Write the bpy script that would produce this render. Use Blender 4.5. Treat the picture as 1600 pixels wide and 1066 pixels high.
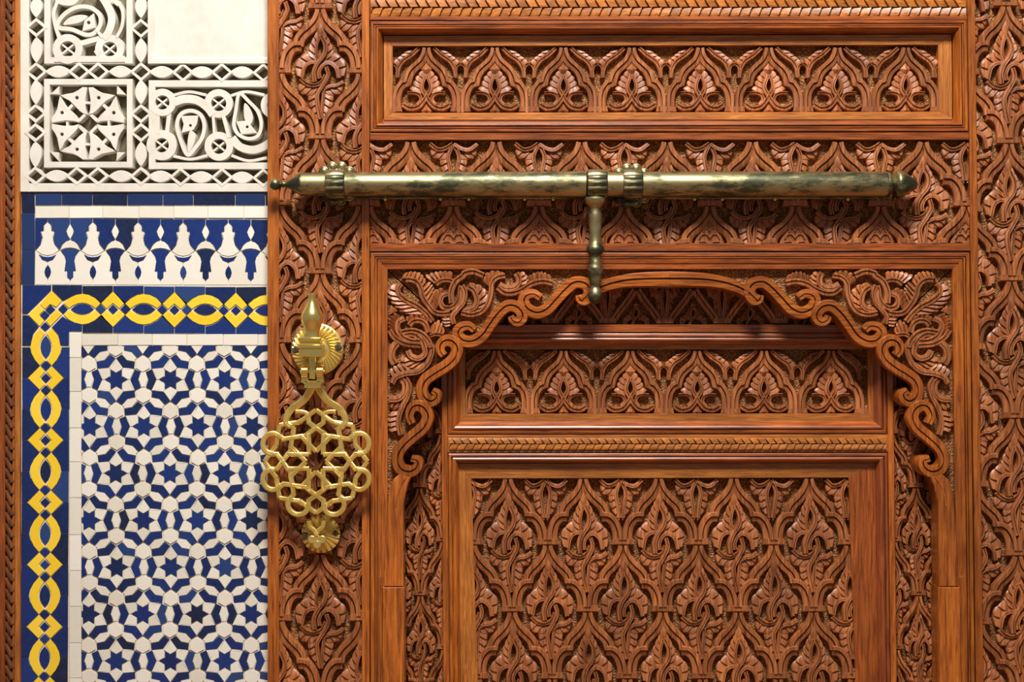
import bpy, bmesh, math, random
from mathutils import Vector

random.seed(7)
for o in list(bpy.data.objects):
    bpy.data.objects.remove(o)
SC = bpy.context.scene
COL = SC.collection

# ------------------------------------------------------------------ camera, world, lights, exposure
DIST = 2.4                 # camera distance from the door face, metres
ZC = 0.95                  # height of the optical axis above the floor
cam_d = bpy.data.cameras.new('camera')
cam = bpy.data.objects.new('camera', cam_d)
COL.objects.link(cam)
cam_d.sensor_width = 36.0
cam_d.lens = 36.0 * DIST / 1.6
cam_d.clip_start = 0.05
cam.location = (0, -DIST, ZC)
cam.rotation_euler = (math.pi / 2, 0, 0)
SC.camera = cam

w = bpy.data.worlds.new('world')
SC.world = w
w.use_nodes = True
w.node_tree.nodes['Background'].inputs[0].default_value = (1.0, 0.95, 0.89, 1)
w.node_tree.nodes['Background'].inputs[1].default_value = 0.19


def area(name, loc, target, sx, sy, power, color=(1, 1, 1)):
    l = bpy.data.lights.new(name, 'AREA')
    l.shape = 'RECTANGLE'
    l.size, l.size_y, l.energy, l.color = sx, sy, power, color
    o = bpy.data.objects.new(name, l)
    COL.objects.link(o)
    o.location = loc
    o.rotation_euler = (Vector(target) - Vector(loc)).to_track_quat('-Z', 'Y').to_euler()
    return o


area('courtyard_light', (0.0, -1.75, 3.3), (0.05, 0, 0.95), 0.85, 0.5, 146, (1.0, 0.965, 0.92))
SC.view_settings.view_transform = 'Standard'
SC.view_settings.look = 'None'
SC.view_settings.exposure = 0.0
SC.view_settings.gamma = 1.0
SC.view_settings.use_curve_mapping = False

# ------------------------------------------------------------------ coordinates
# plan units: x right, y down (1 unit = 1 mm on the door face), d = mm out from the door face


def S(d):
    return (DIST * 1000 - d) / (DIST * 1000)


def W(x, y, d):
    s = S(d)
    return Vector(((x - 800) * s / 1000, -d / 1000, ZC + (533 - y) * s / 1000))


WORLD = {}


def cr(pts, n=6, closed=False):
    """Catmull-Rom through pts"""
    P = [tuple(p) for p in pts]
    out = []
    m = len(P)
    rng = range(m if closed else m - 1)
    for i in rng:
        if closed:
            p0, p1, p2, p3 = P[(i - 1) % m], P[i], P[(i + 1) % m], P[(i + 2) % m]
        else:
            p1, p2 = P[i], P[i + 1]
            p0 = P[i - 1] if i > 0 else (2 * p1[0] - p2[0], 2 * p1[1] - p2[1])
            p3 = P[i + 2] if i + 2 < m else (2 * p2[0] - p1[0], 2 * p2[1] - p1[1])
        for k in range(n):
            t = k / n
            out.append(tuple(0.5 * (2 * p1[j] + (p2[j] - p0[j]) * t + (2 * p0[j] - 5 * p1[j] + 4 * p2[j] - p3[j]) * t * t
                             + (3 * p1[j] - p0[j] - 3 * p2[j] + p3[j]) * t ** 3) for j in range(2)))
    if not closed:
        out.append(P[-1])
    return out


def lerp(a, b, t):
    return tuple(x + (y - x) * t for x, y in zip(a, b))


def samp(poly, t):
    L = [0]
    for a, b in zip(poly, poly[1:]):
        L.append(L[-1] + math.dist(a, b))
    s = t * L[-1]
    for i in range(len(poly) - 1):
        if s <= L[i + 1] or i == len(poly) - 2:
            u = (s - L[i]) / max(1e-9, L[i + 1] - L[i])
            return lerp(poly[i], poly[i + 1], min(1, max(0, u)))


def normals(path, closed):
    n = len(path)
    out = []
    for i in range(n):
        a = path[i - 1] if (i > 0 or closed) else None
        b = path[(i + 1) % n] if (i < n - 1 or closed) else None
        p = path[i]

        def nn(u, v):
            dx, dy = v[0] - u[0], v[1] - u[1]
            l = math.hypot(dx, dy) or 1e-9
            return (dy / l, -dx / l)
        if a is None:
            out.append(nn(p, b))
        elif b is None:
            out.append(nn(a, p))
        else:
            n1, n2 = nn(a, p), nn(p, b)
            mx, my = n1[0] + n2[0], n1[1] + n2[1]
            l = math.hypot(mx, my)
            if l < 1e-6:
                out.append(n1)
                continue
            mx, my = mx / l, my / l
            c = max(0.55, mx * n1[0] + my * n1[1])
            out.append((mx / c, my / c))
    return out


RIB = [(-.5, 0), (-.5, .60), (-.42, .70), (-.05, .80), (.0, .60), (.06, .62), (.09, .97), (.42, 1.0), (.5, .86), (.5, 0)]
STRAND = [(-.5, 0), (-.5, .62), (-.36, .82), (.06, .86), (.1, .68), (.16, .70), (.2, .98), (.4, 1.0), (.5, .84), (.5, 0)]
FLAT = [(-.5, 0), (-.46, 1), (.46, 1), (.5, 0)]


class MB:
    def __init__(self):
        self.v, self.f = [], []

    def sweep(self, path, width, prof, H, closed=False, h0=0, cap=True):
        n = len(path)
        nr = normals(path, closed)
        b = len(self.v)
        m = len(prof)
        for i, (p, q) in enumerate(zip(path, nr)):
            wd = width(i / max(1, n - 1)) if callable(width) else width
            for (o, h) in prof:
                self.v.append((p[0] + q[0] * o * wd, p[1] + q[1] * o * wd, h0 + h * H if h > 0 else h * H + min(h0, 0)))
        for i in range(n if closed else n - 1):
            j = (i + 1) % n
            for k in range(m - 1):
                self.f.append((b + i * m + k, b + i * m + k + 1, b + j * m + k + 1, b + j * m + k))
        if cap and not closed:
            self.f.append(tuple(b + k for k in range(m)))
            self.f.append(tuple(b + (n - 1) * m + k for k in reversed(range(m))))
        return self

    def feather(self, A, B, n, lo, hi, bulge=0.12, m=5):
        """overlapping scallops between spine A and outer edge B"""
        for i in range(n):
            t0, t1 = i / n, (i + 1) / n
            b = len(self.v)
            rows = []
            for k in range(m + 1):
                u = k / m
                t = t0 + (t1 - t0) * u
                a, c = samp(A, t), samp(B, t)
                dx, dy = c[0] - a[0], c[1] - a[1]
                e = 1 + bulge * (math.sin(math.pi * u) ** .6 * 2 - 1.2)
                h = lo + (hi - lo) * u ** .8
                row = []
                for v, hv in ((0, .90), (.5, 1.0), (.86, .96), (1.0, .80)):
                    row.append((a[0] + dx * v * e, a[1] + dy * v * e, h * hv))
                row.append((a[0] + dx * e, a[1] + dy * e, 0))
                rows.append(row)
            rows.insert(0, [(x, y, 0) for x, y, z in rows[0]])
            rows.append([(x, y, 0) for x, y, z in rows[-1]])
            q = len(rows[0])
            for r in rows:
                self.v += r
            for k in range(len(rows) - 1):
                for j in range(q - 1):
                    s = b + k * q + j
                    self.f.append((s, s + 1, s + q + 1, s + q))
        return self

    def clampx(self, x0=0.0):
        self.v = [(max(x, x0), y, d) for x, y, d in self.v]
        return self

    def relief(self, out, h0, h1, bev=0.0, hole=None):
        n = len(out)
        ar = sum(out[i][0] * out[(i + 1) % n][1] - out[(i + 1) % n][0] * out[i][1] for i in range(n))
        sg = 1 if ar > 0 else -1
        b = len(self.v)
        rings = [[(x, y, h0) for x, y in out]]
        if bev > 0:
            nr = normals(out, True)
            rings.append([(x, y, h1 - bev) for x, y in out])
            rings.append([(p[0] - sg * q[0] * bev, p[1] - sg * q[1] * bev, h1) for p, q in zip(out, nr)])
        else:
            rings.append([(x, y, h1) for x, y in out])
        for r in rings:
            self.v += r
        for k in range(len(rings) - 1):
            for i in range(n):
                j = (i + 1) % n
                self.f.append((b + k * n + i, b + k * n + j, b + (k + 1) * n + j, b + (k + 1) * n + i))
        top = [b + (len(rings) - 1) * n + i for i in range(n)]
        if hole:                                   # slit polygon with a round hole
            hx, hy, hr = hole
            b2 = len(self.v)
            N = 10
            s = min(range(n), key=lambda i: math.dist(self.v[top[i]][:2], (hx, hy)))
            a0 = math.atan2(self.v[top[s]][1] - hy, self.v[top[s]][0] - hx)
            for hh in (h1, h0):
                for i in range(N):
                    a = a0 - sg * 2 * math.pi * i / N
                    self.v.append((hx + hr * math.cos(a), hy + hr * math.sin(a), hh))
            for i in range(N):
                j = (i + 1) % N
                self.f.append((b2 + i, b2 + j, b2 + N + j, b2 + N + i))
            # duplicates at the slit
            self.v.append(self.v[b2])
            self.v.append(self.v[top[s]])
            top = top[:s + 1] + [b2 + i for i in range(N)] + [len(self.v) - 2, len(self.v) - 1] + top[s + 1:]
        self.f.append(tuple(top))
        return self

    def ridge(self, out, h, c=None):
        """leaf with a raised middle"""
        n = len(out)
        b = len(self.v)
        cx = c or (sum(p[0] for p in out) / n, sum(p[1] for p in out) / n)
        self.v += [(x, y, 0) for x, y in out] + [(x, y, h * .6) for x, y in out] + [(cx[0], cx[1], h)]
        for i in range(n):
            j = (i + 1) % n
            self.f.append((b + i, b + j, b + n + j, b + n + i))
            self.f.append((b + n + i, b + n + j, b + 2 * n))
        return self

    def box(self, x0, y0, x1, y1, d0, d1, bev=0.0):
        return self.relief([(x0, y0), (x1, y0), (x1, y1), (x0, y1)], d0, d1, bev)

    def lathe(self, prof, cx, cy, cd, axis='x', n=28, flute=None):
        """prof: (position along axis, radius[, flute depth])"""
        b = len(self.v)
        for p in prof:
            pos, r = p[0], p[1]
            for k in range(n):
                a = 2 * math.pi * k / n
                rr = r
                if len(p) > 2 and p[2]:
                    rr = r + p[2] * (abs(math.sin(a * flute / 2)) - .5)
                c, s = math.cos(a) * rr, math.sin(a) * rr
                if axis == 'x':
                    self.v.append((pos, cy + c, cd + s))
                elif axis == 'y':
                    self.v.append((cx + c, pos, cd + s))
                else:
                    self.v.append((cx + c, cy + s, pos))
        m = len(prof)
        for i in range(m - 1):
            for k in range(n):
                j = (k + 1) % n
                self.f.append((b + i * n + k, b + i * n + j, b + (i + 1) * n + j, b + (i + 1) * n + k))
        self.f.append(tuple(b + k for k in range(n)))
        self.f.append(tuple(b + (m - 1) * n + k for k in reversed(range(n))))
        return self

    def mirror(self, cx, only=False):
        n = len(self.v)
        mv = [(2 * cx - x, y, d) for x, y, d in self.v]
        mf = [tuple(reversed(f)) for f in self.f]
        if only:
            self.v, self.f = mv, mf
        else:
            self.v += mv
            self.f += [tuple(i + n for i in f) for f in mf]
        return self

    def add(self, o):
        n = len(self.v)
        self.v += o.v
        self.f += [tuple(i + n for i in f) for f in o.f]
        return self

    def map(self, fn):
        m = MB()
        m.v = [fn(*p) for p in self.v]
        m.f = list(self.f)
        return m


def make_mesh(name, mb, cx, cy, dref, s, angle=35, clip=None):
    me = bpy.data.meshes.new(name)
    vs = [((x - cx) * s / 1000, -(d - dref) / 1000, -(y - cy) * s / 1000) for x, y, d in mb.v]
    me.from_pydata(vs, [], mb.f)
    bm = bmesh.new()
    bm.from_mesh(me)
    if clip:
        n = len(clip)
        ar = sum(clip[i][0] * clip[(i + 1) % n][1] - clip[(i + 1) % n][0] * clip[i][1] for i in range(n))
        for i in range(n):
            a, b = clip[i], clip[(i + 1) % n]
            nx, ny = (b[1] - a[1]), -(b[0] - a[0])
            if ar < 0:
                nx, ny = -nx, -ny
            co = ((a[0] - cx) * s / 1000, 0, -(a[1] - cy) * s / 1000)
            no = Vector((nx, 0, -ny)).normalized()
            bmesh.ops.bisect_plane(bm, geom=bm.verts[:] + bm.edges[:] + bm.faces[:], plane_co=co, plane_no=no, clear_outer=True)
            if not bm.verts:
                break
    bmesh.ops.recalc_face_normals(bm, faces=bm.faces[:])
    tot = sum(f.normal.y * f.calc_area() for f in bm.faces)
    if tot > 1e-9:
        bmesh.ops.reverse_faces(bm, faces=bm.faces[:])
    ok = len(bm.faces) > 0
    bm.to_mesh(me)
    bm.free()
    if not ok:
        bpy.data.meshes.remove(me)
        return None
    me.polygons.foreach_set('use_smooth', [True] * len(me.polygons))
    me.set_sharp_from_angle(angle=math.radians(angle))
    return me


def put(name, me, mat, parent, loc, scale=None, rot=None, label=None):
    o = bpy.data.objects.new(name, me)
    COL.objects.link(o)
    if mat and not me.materials:
        me.materials.append(MAT[mat])
    WORLD[o.name] = loc.copy()
    if parent:
        o.parent = parent
        o.location = loc - WORLD[parent.name]
    else:
        o.location = loc
    if scale:
        o.scale = scale
    if rot:
        o.rotation_euler = (0, rot, 0)
    if label:
        o['label'] = label
    return o


def obj(name, mb, mat, parent=None, dref=0.0, angle=35, clip=None, label=None):
    """one mesh object from plan-unit geometry; its in-plane size is true at depth dref"""
    xs = [p[0] for p in mb.v]
    ys = [p[1] for p in mb.v]
    cx, cy = (min(xs) + max(xs)) / 2, (min(ys) + max(ys)) / 2
    me = make_mesh(name, mb, cx, cy, dref, S(dref), angle, clip)
    if me is None:
        return None
    return put(name, me, mat, parent, W(cx, cy, dref), label=label)


def empty(name, x, y, d, label, cat, kind=None, loc=None):
    o = bpy.data.objects.new(name, None)
    COL.objects.link(o)
    o.empty_display_size = 0.1
    o.location = loc if loc is not None else W(x, y, d)
    WORLD[o.name] = o.location.copy()
    o['label'] = label
    o['category'] = cat
    if kind:
        o['kind'] = kind
    return o


# ------------------------------------------------------------------ materials
MAT = {}


def srgb(r, g, b):
    def f(c):
        c /= 255
        return c / 12.92 if c <= .04045 else ((c + .055) / 1.055) ** 2.4
    return (f(r), f(g), f(b), 1)


def newmat(name):
    m = bpy.data.materials.new(name)
    m.use_nodes = True
    nt = m.node_tree
    MAT[name] = m
    return nt, nt.nodes['Principled BSDF']


def N(nt, t, **kw):
    n = nt.nodes.new(t)
    for k, v in kw.items():
        setattr(n, k, v)
    return n


def coords(nt, scale, jitter=True):
    tc = N(nt, 'ShaderNodeTexCoord')
    mp = N(nt, 'ShaderNodeMapping')
    mp.inputs['Scale'].default_value = scale
    if jitter:
        oi = N(nt, 'ShaderNodeObjectInfo')
        mu = N(nt, 'ShaderNodeMath', operation='MULTIPLY')
        mu.inputs[1].default_value = 7.0
        nt.links.new(oi.outputs['Random'], mu.inputs[0])
        ad = N(nt, 'ShaderNodeVectorMath', operation='ADD')
        nt.links.new(tc.outputs['Object'], ad.inputs[0])
        nt.links.new(mu.outputs[0], ad.inputs[1])
        nt.links.new(ad.outputs[0], mp.inputs['Vector'])
    else:
        nt.links.new(tc.outputs['Object'], mp.inputs['Vector'])
    return mp.outputs[0]


def ramp(nt, fac, stops):
    r = N(nt, 'ShaderNodeValToRGB')
    e = r.color_ramp.elements
    while len(e) < len(stops):
        e.new(0.5)
    for el, (p, c) in zip(e, stops):
        el.position, el.color = p, c
    nt.links.new(fac, r.inputs[0])
    return r.outputs[0]


def noise(nt, vec, scale, detail=4, rough=.6, dist=0.0):
    n = N(nt, 'ShaderNodeTexNoise')
    n.inputs['Scale'].default_value = scale
    n.inputs['Detail'].default_value = detail
    n.inputs['Roughness'].default_value = rough
    n.inputs['Distortion'].default_value = dist
    nt.links.new(vec, n.inputs['Vector'])
    return n.outputs['Fac']


def mixc(nt, fac, a, b, mode='MIX'):
    m = N(nt, 'ShaderNodeMix', data_type='RGBA', blend_type=mode)
    for s, v in ((m.inputs[0], fac), (m.inputs[6], a), (m.inputs[7], b)):
        if hasattr(v, 'links') or hasattr(v, 'is_linked'):
            nt.links.new(v, s)
        else:
            s.default_value = v
    return m.outputs[2]


def bump(nt, bs, h, strength, dist):
    b = N(nt, 'ShaderNodeBump')
    b.inputs['Strength'].default_value = strength
    b.inputs['Distance'].default_value = dist
    nt.links.new(h, b.inputs['Height'])
    nt.links.new(b.outputs[0], bs.inputs['Normal'])


def wood(name, lo, mid, hi, axis, rough=.34, coat=.35, grain=1.0):
    nt, bs = newmat(name)
    sc = (5, 40, 90) if axis == 'h' else (90, 40, 5)
    v = coords(nt, sc)
    g = noise(nt, v, 3.0 * grain, 6, .65, .6)
    c = ramp(nt, g, [(.30, lo), (.5, mid), (.72, hi)])
    v2 = coords(nt, (4, 4, 4))
    blot = noise(nt, v2, 2.0, 3, .5)
    c2 = mixc(nt, ramp(nt, blot, [(.42, (0, 0, 0, 1)), (.72, (.55, .55, .55, 1))]), c, lo)
    oi = N(nt, 'ShaderNodeObjectInfo')
    hv = N(nt, 'ShaderNodeHueSaturation')
    vm = N(nt, 'ShaderNodeMapRange')
    vm.inputs[3].default_value, vm.inputs[4].default_value = .84, 1.14
    nt.links.new(oi.outputs['Random'], vm.inputs[0])
    nt.links.new(vm.outputs[0], hv.inputs['Value'])
    nt.links.new(c2, hv.inputs['Color'])
    nt.links.new(hv.outputs[0], bs.inputs['Base Color'])
    bs.inputs['Roughness'].default_value = rough
    bs.inputs['Coat Weight'].default_value = coat
    bs.inputs['Coat Roughness'].default_value = .22
    bump(nt, bs, g, .22, .0012)


L_, M_, H_ = srgb(92, 42, 10), srgb(168, 88, 27), srgb(202, 121, 44)
wood('wood_h', L_, M_, H_, 'h')
wood('wood_v', L_, M_, H_, 'v')
wood('wood_frame_h', srgb(80, 36, 11), srgb(152, 75, 27), srgb(188, 104, 43), 'h')
wood('wood_frame_v', srgb(80, 36, 11), srgb(152, 75, 27), srgb(188, 104, 43), 'v')
wood('wood_carved', srgb(98, 51, 25), srgb(163, 95, 50), srgb(202, 130, 76), 'v', .47, .12)
wood('wood_pale_v', srgb(112, 60, 18), srgb(172, 101, 38), srgb(204, 134, 58), 'v', .42, .2, 1.5)
wood('wood_pale_h', srgb(112, 60, 18), srgb(172, 101, 38), srgb(204, 134, 58), 'h', .42, .2, 1.5)
wood('wood_red', srgb(104, 46, 22), srgb(150, 76, 40), srgb(176, 98, 56), 'v', .32, .4)
wood('wood_dark', srgb(64, 34, 16), srgb(104, 58, 28), srgb(136, 80, 42), 'v', .36, .3)

# stippled ground behind the carving
nt, bs = newmat('wood_ground')
v = coords(nt, (1, 1, 1))
vo = N(nt, 'ShaderNodeTexVoronoi')
vo.inputs['Scale'].default_value = 420
nt.links.new(v, vo.inputs['Vector'])
nt.links.new(ramp(nt, vo.outputs['Distance'], [(.15, srgb(66, 36, 14)), (.5, srgb(130, 82, 38)), (.8, srgb(178, 122, 60))]), bs.inputs['Base Color'])
bs.inputs['Roughness'].default_value = .5
bump(nt, bs, vo.outputs['Distance'], .9, .0022)


def glaze(name, stops, rough=.22, b=.15):
    nt, bs = newmat(name)
    oi = N(nt, 'ShaderNodeObjectInfo')
    c = ramp(nt, oi.outputs['Random'], stops)
    v = coords(nt, (1, 1, 1))
    n1 = noise(nt, v, 120, 5, .7)
    c = mixc(nt, ramp(nt, n1, [(.35, (0, 0, 0, 1)), (.75, (.30, .30, .30, 1))]), c, stops[-1][1])
    nt.links.new(c, bs.inputs['Base Color'])
    bs.inputs['Roughness'].default_value = rough
    n2 = noise(nt, v, 60, 3, .5)
    bump(nt, bs, n2, b, .002)


glaze('glaze_blue', [(0, srgb(26, 32, 50)), (.2, srgb(21, 36, 80)), (.55, srgb(22, 41, 98)), (.85, srgb(26, 50, 116)), (1, srgb(44, 68, 118))], .25)
glaze('glaze_blue_dark', [(0, srgb(22, 28, 44)), (.3, srgb(22, 34, 72)), (1, srgb(38, 58, 104))], .25)
glaze('glaze_yellow', [(0, srgb(242, 200, 40)), (1, srgb(252, 214, 66))], .3)
glaze('glaze_white', [(0, srgb(220, 212, 194)), (.5, srgb(231, 224, 209)), (1, srgb(237, 231, 218))], .3)


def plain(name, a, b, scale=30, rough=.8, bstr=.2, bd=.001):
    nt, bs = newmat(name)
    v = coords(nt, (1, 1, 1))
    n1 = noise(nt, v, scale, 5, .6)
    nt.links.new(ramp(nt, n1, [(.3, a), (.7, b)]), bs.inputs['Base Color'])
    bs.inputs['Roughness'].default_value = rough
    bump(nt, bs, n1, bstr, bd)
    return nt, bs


plain('grout', srgb(214, 200, 174), srgb(232, 222, 200), 90, .9)
plain('plaster', srgb(208, 201, 187), srgb(226, 220, 208), 24, .8, .15)
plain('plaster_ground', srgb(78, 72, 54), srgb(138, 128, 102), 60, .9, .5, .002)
plain('floor_tile', srgb(120, 84, 60), srgb(150, 108, 78), 8, .6)
plain('screw_metal', srgb(50, 44, 34), srgb(88, 76, 56), 300, .5)
plain('shadow_gap', srgb(40, 20, 10), srgb(60, 30, 14), 60, .8)

nt, bs = newmat('brass')
v = coords(nt, (1, 1, 1))
n1 = noise(nt, v, 40, 4)
nt.links.new(ramp(nt, n1, [(.3, srgb(240, 208, 112)), (.7, srgb(252, 230, 150))]), bs.inputs['Base Color'])
bs.inputs['Metallic'].default_value = .82
bs.inputs['Roughness'].default_value = .34
bump(nt, bs, noise(nt, v, 220, 2), .08, .001)

nt, bs = newmat('brass_polished')
bs.inputs['Base Color'].default_value = srgb(250, 222, 132)
bs.inputs['Metallic'].default_value = .92
bs.inputs['Roughness'].default_value = .2
bump(nt, bs, noise(nt, coords(nt, (1, 1, 1)), 90, 2), .12, .001)

nt, bs = newmat('brass_aged')
n1 = noise(nt, coords(nt, (14, 40, 40), False), 1.0, 7, .7)
n2 = noise(nt, coords(nt, (1, 1, 1), False), 2.6, 3, .5)
ad = N(nt, 'ShaderNodeMath', operation='ADD')
nt.links.new(n1, ad.inputs[0])
nt.links.new(n2, ad.inputs[1])
half = N(nt, 'ShaderNodeMath', operation='MULTIPLY')
half.inputs[1].default_value = .5
nt.links.new(ad.outputs[0], half.inputs[0])
nt.links.new(ramp(nt, half.outputs[0], [(.42, srgb(186, 172, 126)), (.49, srgb(162, 148, 106)), (.53, srgb(92, 92, 70)), (.6, srgb(62, 66, 50))]), bs.inputs['Base Color'])
nt.links.new(ramp(nt, half.outputs[0], [(.45, (.36, .36, .36, 1)), (.6, (.5, .5, .5, 1))]), bs.inputs['Roughness'])
bs.inputs['Metallic'].default_value = .9
bump(nt, bs, n1, .15, .001)

# ------------------------------------------------------------------ setting: floor, wall, left trim
FLOOR_Y = 533 + ZC * 1000
fl = MB()
fl.v = [(-1500, 0, -400), (3000, 0, -400), (3000, 0, 3500), (-1500, 0, 3500), (-1500, 20, -400), (3000, 20, -400), (3000, 20, 3500), (-1500, 20, 3500)]
fl.f = [(0, 1, 2, 3), (4, 5, 6, 7), (0, 1, 5, 4), (1, 2, 6, 5), (2, 3, 7, 6), (3, 0, 4, 7)]
me = make_mesh('floor', fl, 800, 0, 0, 1)
floor = put('floor', me, 'floor_tile', None, Vector((0, 0, 0)))
floor['label'] = 'plain brown paved floor in front of the carved door'
floor['category'] = 'floor'
floor['kind'] = 'structure'

WALL_D = -30.0          # face of the mortar bed
wall = empty('wall_left', 225, 0, 0, 'wall of blue, white and yellow mosaic tiles under carved white plaster, left of the door', 'wall', 'structure',
             Vector(((225 - 800) / 1000, -WALL_D / 1000, 0)))
obj('mortar_bed', MB().box(20, 296, 470, FLOOR_Y - 6, -120, WALL_D), 'grout', wall, WALL_D)
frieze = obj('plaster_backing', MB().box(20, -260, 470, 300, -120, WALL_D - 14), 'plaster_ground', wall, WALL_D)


def inside(poly, p):
    n = len(poly)
    ar = sum(poly[i][0] * poly[(i + 1) % n][1] - poly[(i + 1) % n][0] * poly[i][1] for i in range(n))
    sg = 1 if ar > 0 else -1
    return min(sg * ((poly[(i + 1) % n][0] - poly[i][0]) * (p[1] - poly[i][1]) - (poly[(i + 1) % n][1] - poly[i][1]) * (p[0] - poly[i][0]))
               / (math.dist(poly[i], poly[(i + 1) % n]) or 1) for i in range(n))


def Wd(x, y, dref, d):
    p = W(x, y, dref)
    p.y = -d / 1000
    return p


CACHE = {}


def motif(name, key, mb, mat, parent, x, y, dg, dtop, sy=1.0, zone=None, rot=0.0, angle=35, mirror=False):
    """place a shared carved piece (local units, origin at its anchor); clip it where it crosses the zone's edge"""
    c, s_ = math.cos(rot), math.sin(rot)
    if zone:
        xs = [p[0] for p in mb.v]
        ys = [p[1] for p in mb.v]
        cor = [(a, b) for a in (min(xs), max(xs)) for b in (min(ys), max(ys))]
        cor = [(x + a * c - b * s_, y + (a * s_ + b * c) * sy) for a, b in cor]
        n = len(zone)
        ins = [inside(zone, p) for p in cor]
        if min(ins) < 0:
            zx = [p[0] for p in zone]
            zy = [p[1] for p in zone]
            if max(p[0] for p in cor) <= min(zx) or min(p[0] for p in cor) >= max(zx) or max(p[1] for p in cor) <= min(zy) or min(p[1] for p in cor) >= max(zy):
                return None
            m2 = mb.map(lambda a, b, d: (x + a * c - b * s_, y + (a * s_ + b * c) * sy, d + dg))
            cx, cy = x, y
            me = make_mesh(name, m2, cx, cy, dg, S(dtop), angle, zone)
            if me is None:
                return None
            return put(name, me, mat, parent, Wd(cx, cy, dtop, dg))
    k = (name, key)
    if k not in CACHE:
        CACHE[k] = make_mesh(name, mb, 0, 0, 0, 1.0, angle)
    s = S(dtop)
    return put(name, CACHE[k], mat, parent, Wd(x, y, dtop, dg), (s, 1, s * sy), rot)


def rect(x0, y0, x1, y1):
    return [(x0, y0), (x1, y0), (x1, y1), (x0, y1)]


def tile(name, key, poly, mat, parent, x, y, zone=None, rot=0.0, h=2.2):
    n = len(poly)
    ar = sum(poly[i][0] * poly[(i + 1) % n][1] - poly[(i + 1) % n][0] * poly[i][1] for i in range(n))
    sg = 1 if ar > 0 else -1
    nr = normals(poly, True)
    pin = [(p[0] - sg * q[0] * .42, p[1] - sg * q[1] * .42) for p, q in zip(poly, nr)]
    mb = MB().relief(pin, -.5, h, .22)
    return motif(name, key, mb, mat, parent, x, y, WALL_D, WALL_D + 2, zone=zone, rot=rot + random.uniform(-.012, .012), angle=18)


# --- mosaic field
field = obj('mosaic_field', MB().box(128, 540, 440, 1200, WALL_D - 3, WALL_D + .6), 'grout', wall, WALL_D + 2)
FZ = rect(127.5, 540.5, 440, 1180)
a_ = 84.7
STAR = [((18.2 if k % 2 == 0 else 10.4) * math.cos(math.pi * k / 6), (18.2 if k % 2 == 0 else 10.4) * math.sin(math.pi * k / 6)) for k in range(12)]
CHEV = [(20.6, 0), (13.0, 16.6), (3.6, 12.4), (7.6, 0), (3.6, -12.4), (13.0, -16.6)]
HEX = [(12.8 * math.cos(math.pi / 6 + k * math.pi / 3), 12.8 * math.sin(math.pi / 6 + k * math.pi / 3)) for k in range(6)]
LENS = [(0, -11.0), (3.0, -12.3), (7.4, 0), (3.0, 12.3), (0, 11.0), (-3.0, 12.3), (-7.4, 0), (-3.0, -12.3)]


def pol(r, a):
    return (r * math.cos(math.radians(a)), r * math.sin(math.radians(a)))


c0 = (a_ / 2 - 13.0, 16.6)
c0r, c0a = math.hypot(*c0), math.degrees(math.atan2(c0[1], c0[0]))
KITE = [pol(10.6, 30), pol(18.0, 1), pol(21.7, 0), pol(c0r, c0a), pol(35.2, 30), pol(c0r, 60 - c0a), pol(21.7, 60), pol(18.0, 59)]
for r in range(-1, 9):
    y = 593.5 + 73.3 * r
    for q in range(-1, 5):
        x = 181.5 + a_ * q - (a_ / 2 if r % 2 else 0) + 1.0 * math.sin(r * 2.1)
        if r % 2 == 0 and q == 4:
            continue
        tile('star_tile', 0, STAR, 'glaze_blue', field, x, y, FZ)
        for k in range(6):
            tile('kite_tile', 0, KITE, 'glaze_white', field, x, y, FZ, k * math.pi / 3)
        for k in range(3):
            an = k * math.pi / 3
            mx, my = x + math.cos(an) * a_ / 2, y + math.sin(an) * a_ / 2
            tile('chevron_tile', 0, CHEV, 'glaze_blue', field, mx, my, FZ, an)
            tile('chevron_tile', 0, CHEV, 'glaze_blue', field, mx, my, FZ, an + math.pi)
            tile('lozenge_tile', 0, LENS, 'glaze_white', field, mx, my, FZ, an)
        for an in (30, 90):
            h = pol(a_ / math.sqrt(3), an)
            tile('hexagon_tile', 0, HEX, 'glaze_white', field, x + h[0], y + h[1], FZ)


def slab(name, poly, mat, parent, zone=None, h=2.2):
    cx = sum(p[0] for p in poly) / len(poly)
    cy = sum(p[1] for p in poly) / len(poly)
    return tile(name, random.random(), [(p[0] - cx, p[1] - cy) for p in poly], mat, parent, cx, cy, zone, 0, h)


# --- white fillets round the field
border = obj('mosaic_border', MB().box(33, 300, 440, 540, WALL_D - 3, WALL_D + .2), 'grout', wall, WALL_D + 2)
xs = [128, 184, 238, 292, 349, 403, 440]
for a, b in zip(xs, xs[1:]):
    slab('fillet_tile', rect(a, 522, b, 540), 'glaze_white', border)
ys = [520, 559, 612, 669, 722, 778, 836, 892, 948, 1005, 1060, 1120, 1180]
for a, b in zip(ys, ys[1:]):
    slab('fillet_tile', rect(108.5, a, 127.5, b), 'glaze_white', border)
xs = [55, 108, 160.5, 217, 271.5, 325, 381, 440]
for a, b in zip(xs, xs[1:]):
    slab('fillet_tile', rect(a, 322, b, 341), 'glaze_white', border)
xs = [55, 96.5, 144.5, 199, 254.5, 302, 367.5, 414.5, 440]
for a, b in zip(xs, xs[1:]):
    slab('edge_tile', rect(a, 300.5, b, 321), 'glaze_blue_dark', border)
for a, b in ((300.5, 333), (333, 390.5), (390.5, 444.5)):
    slab('edge_tile', rect(33.5, a, 54.5, b), 'glaze_blue_dark', border)

# --- merlon frieze
MZ = rect(55, 341.5, 440, 445)


def mq(pts, cx0, cx):
    return [((p[0] - cx0) / 4.262 + cx, 290 + p[1] / 4.262) for p in pts]


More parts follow.
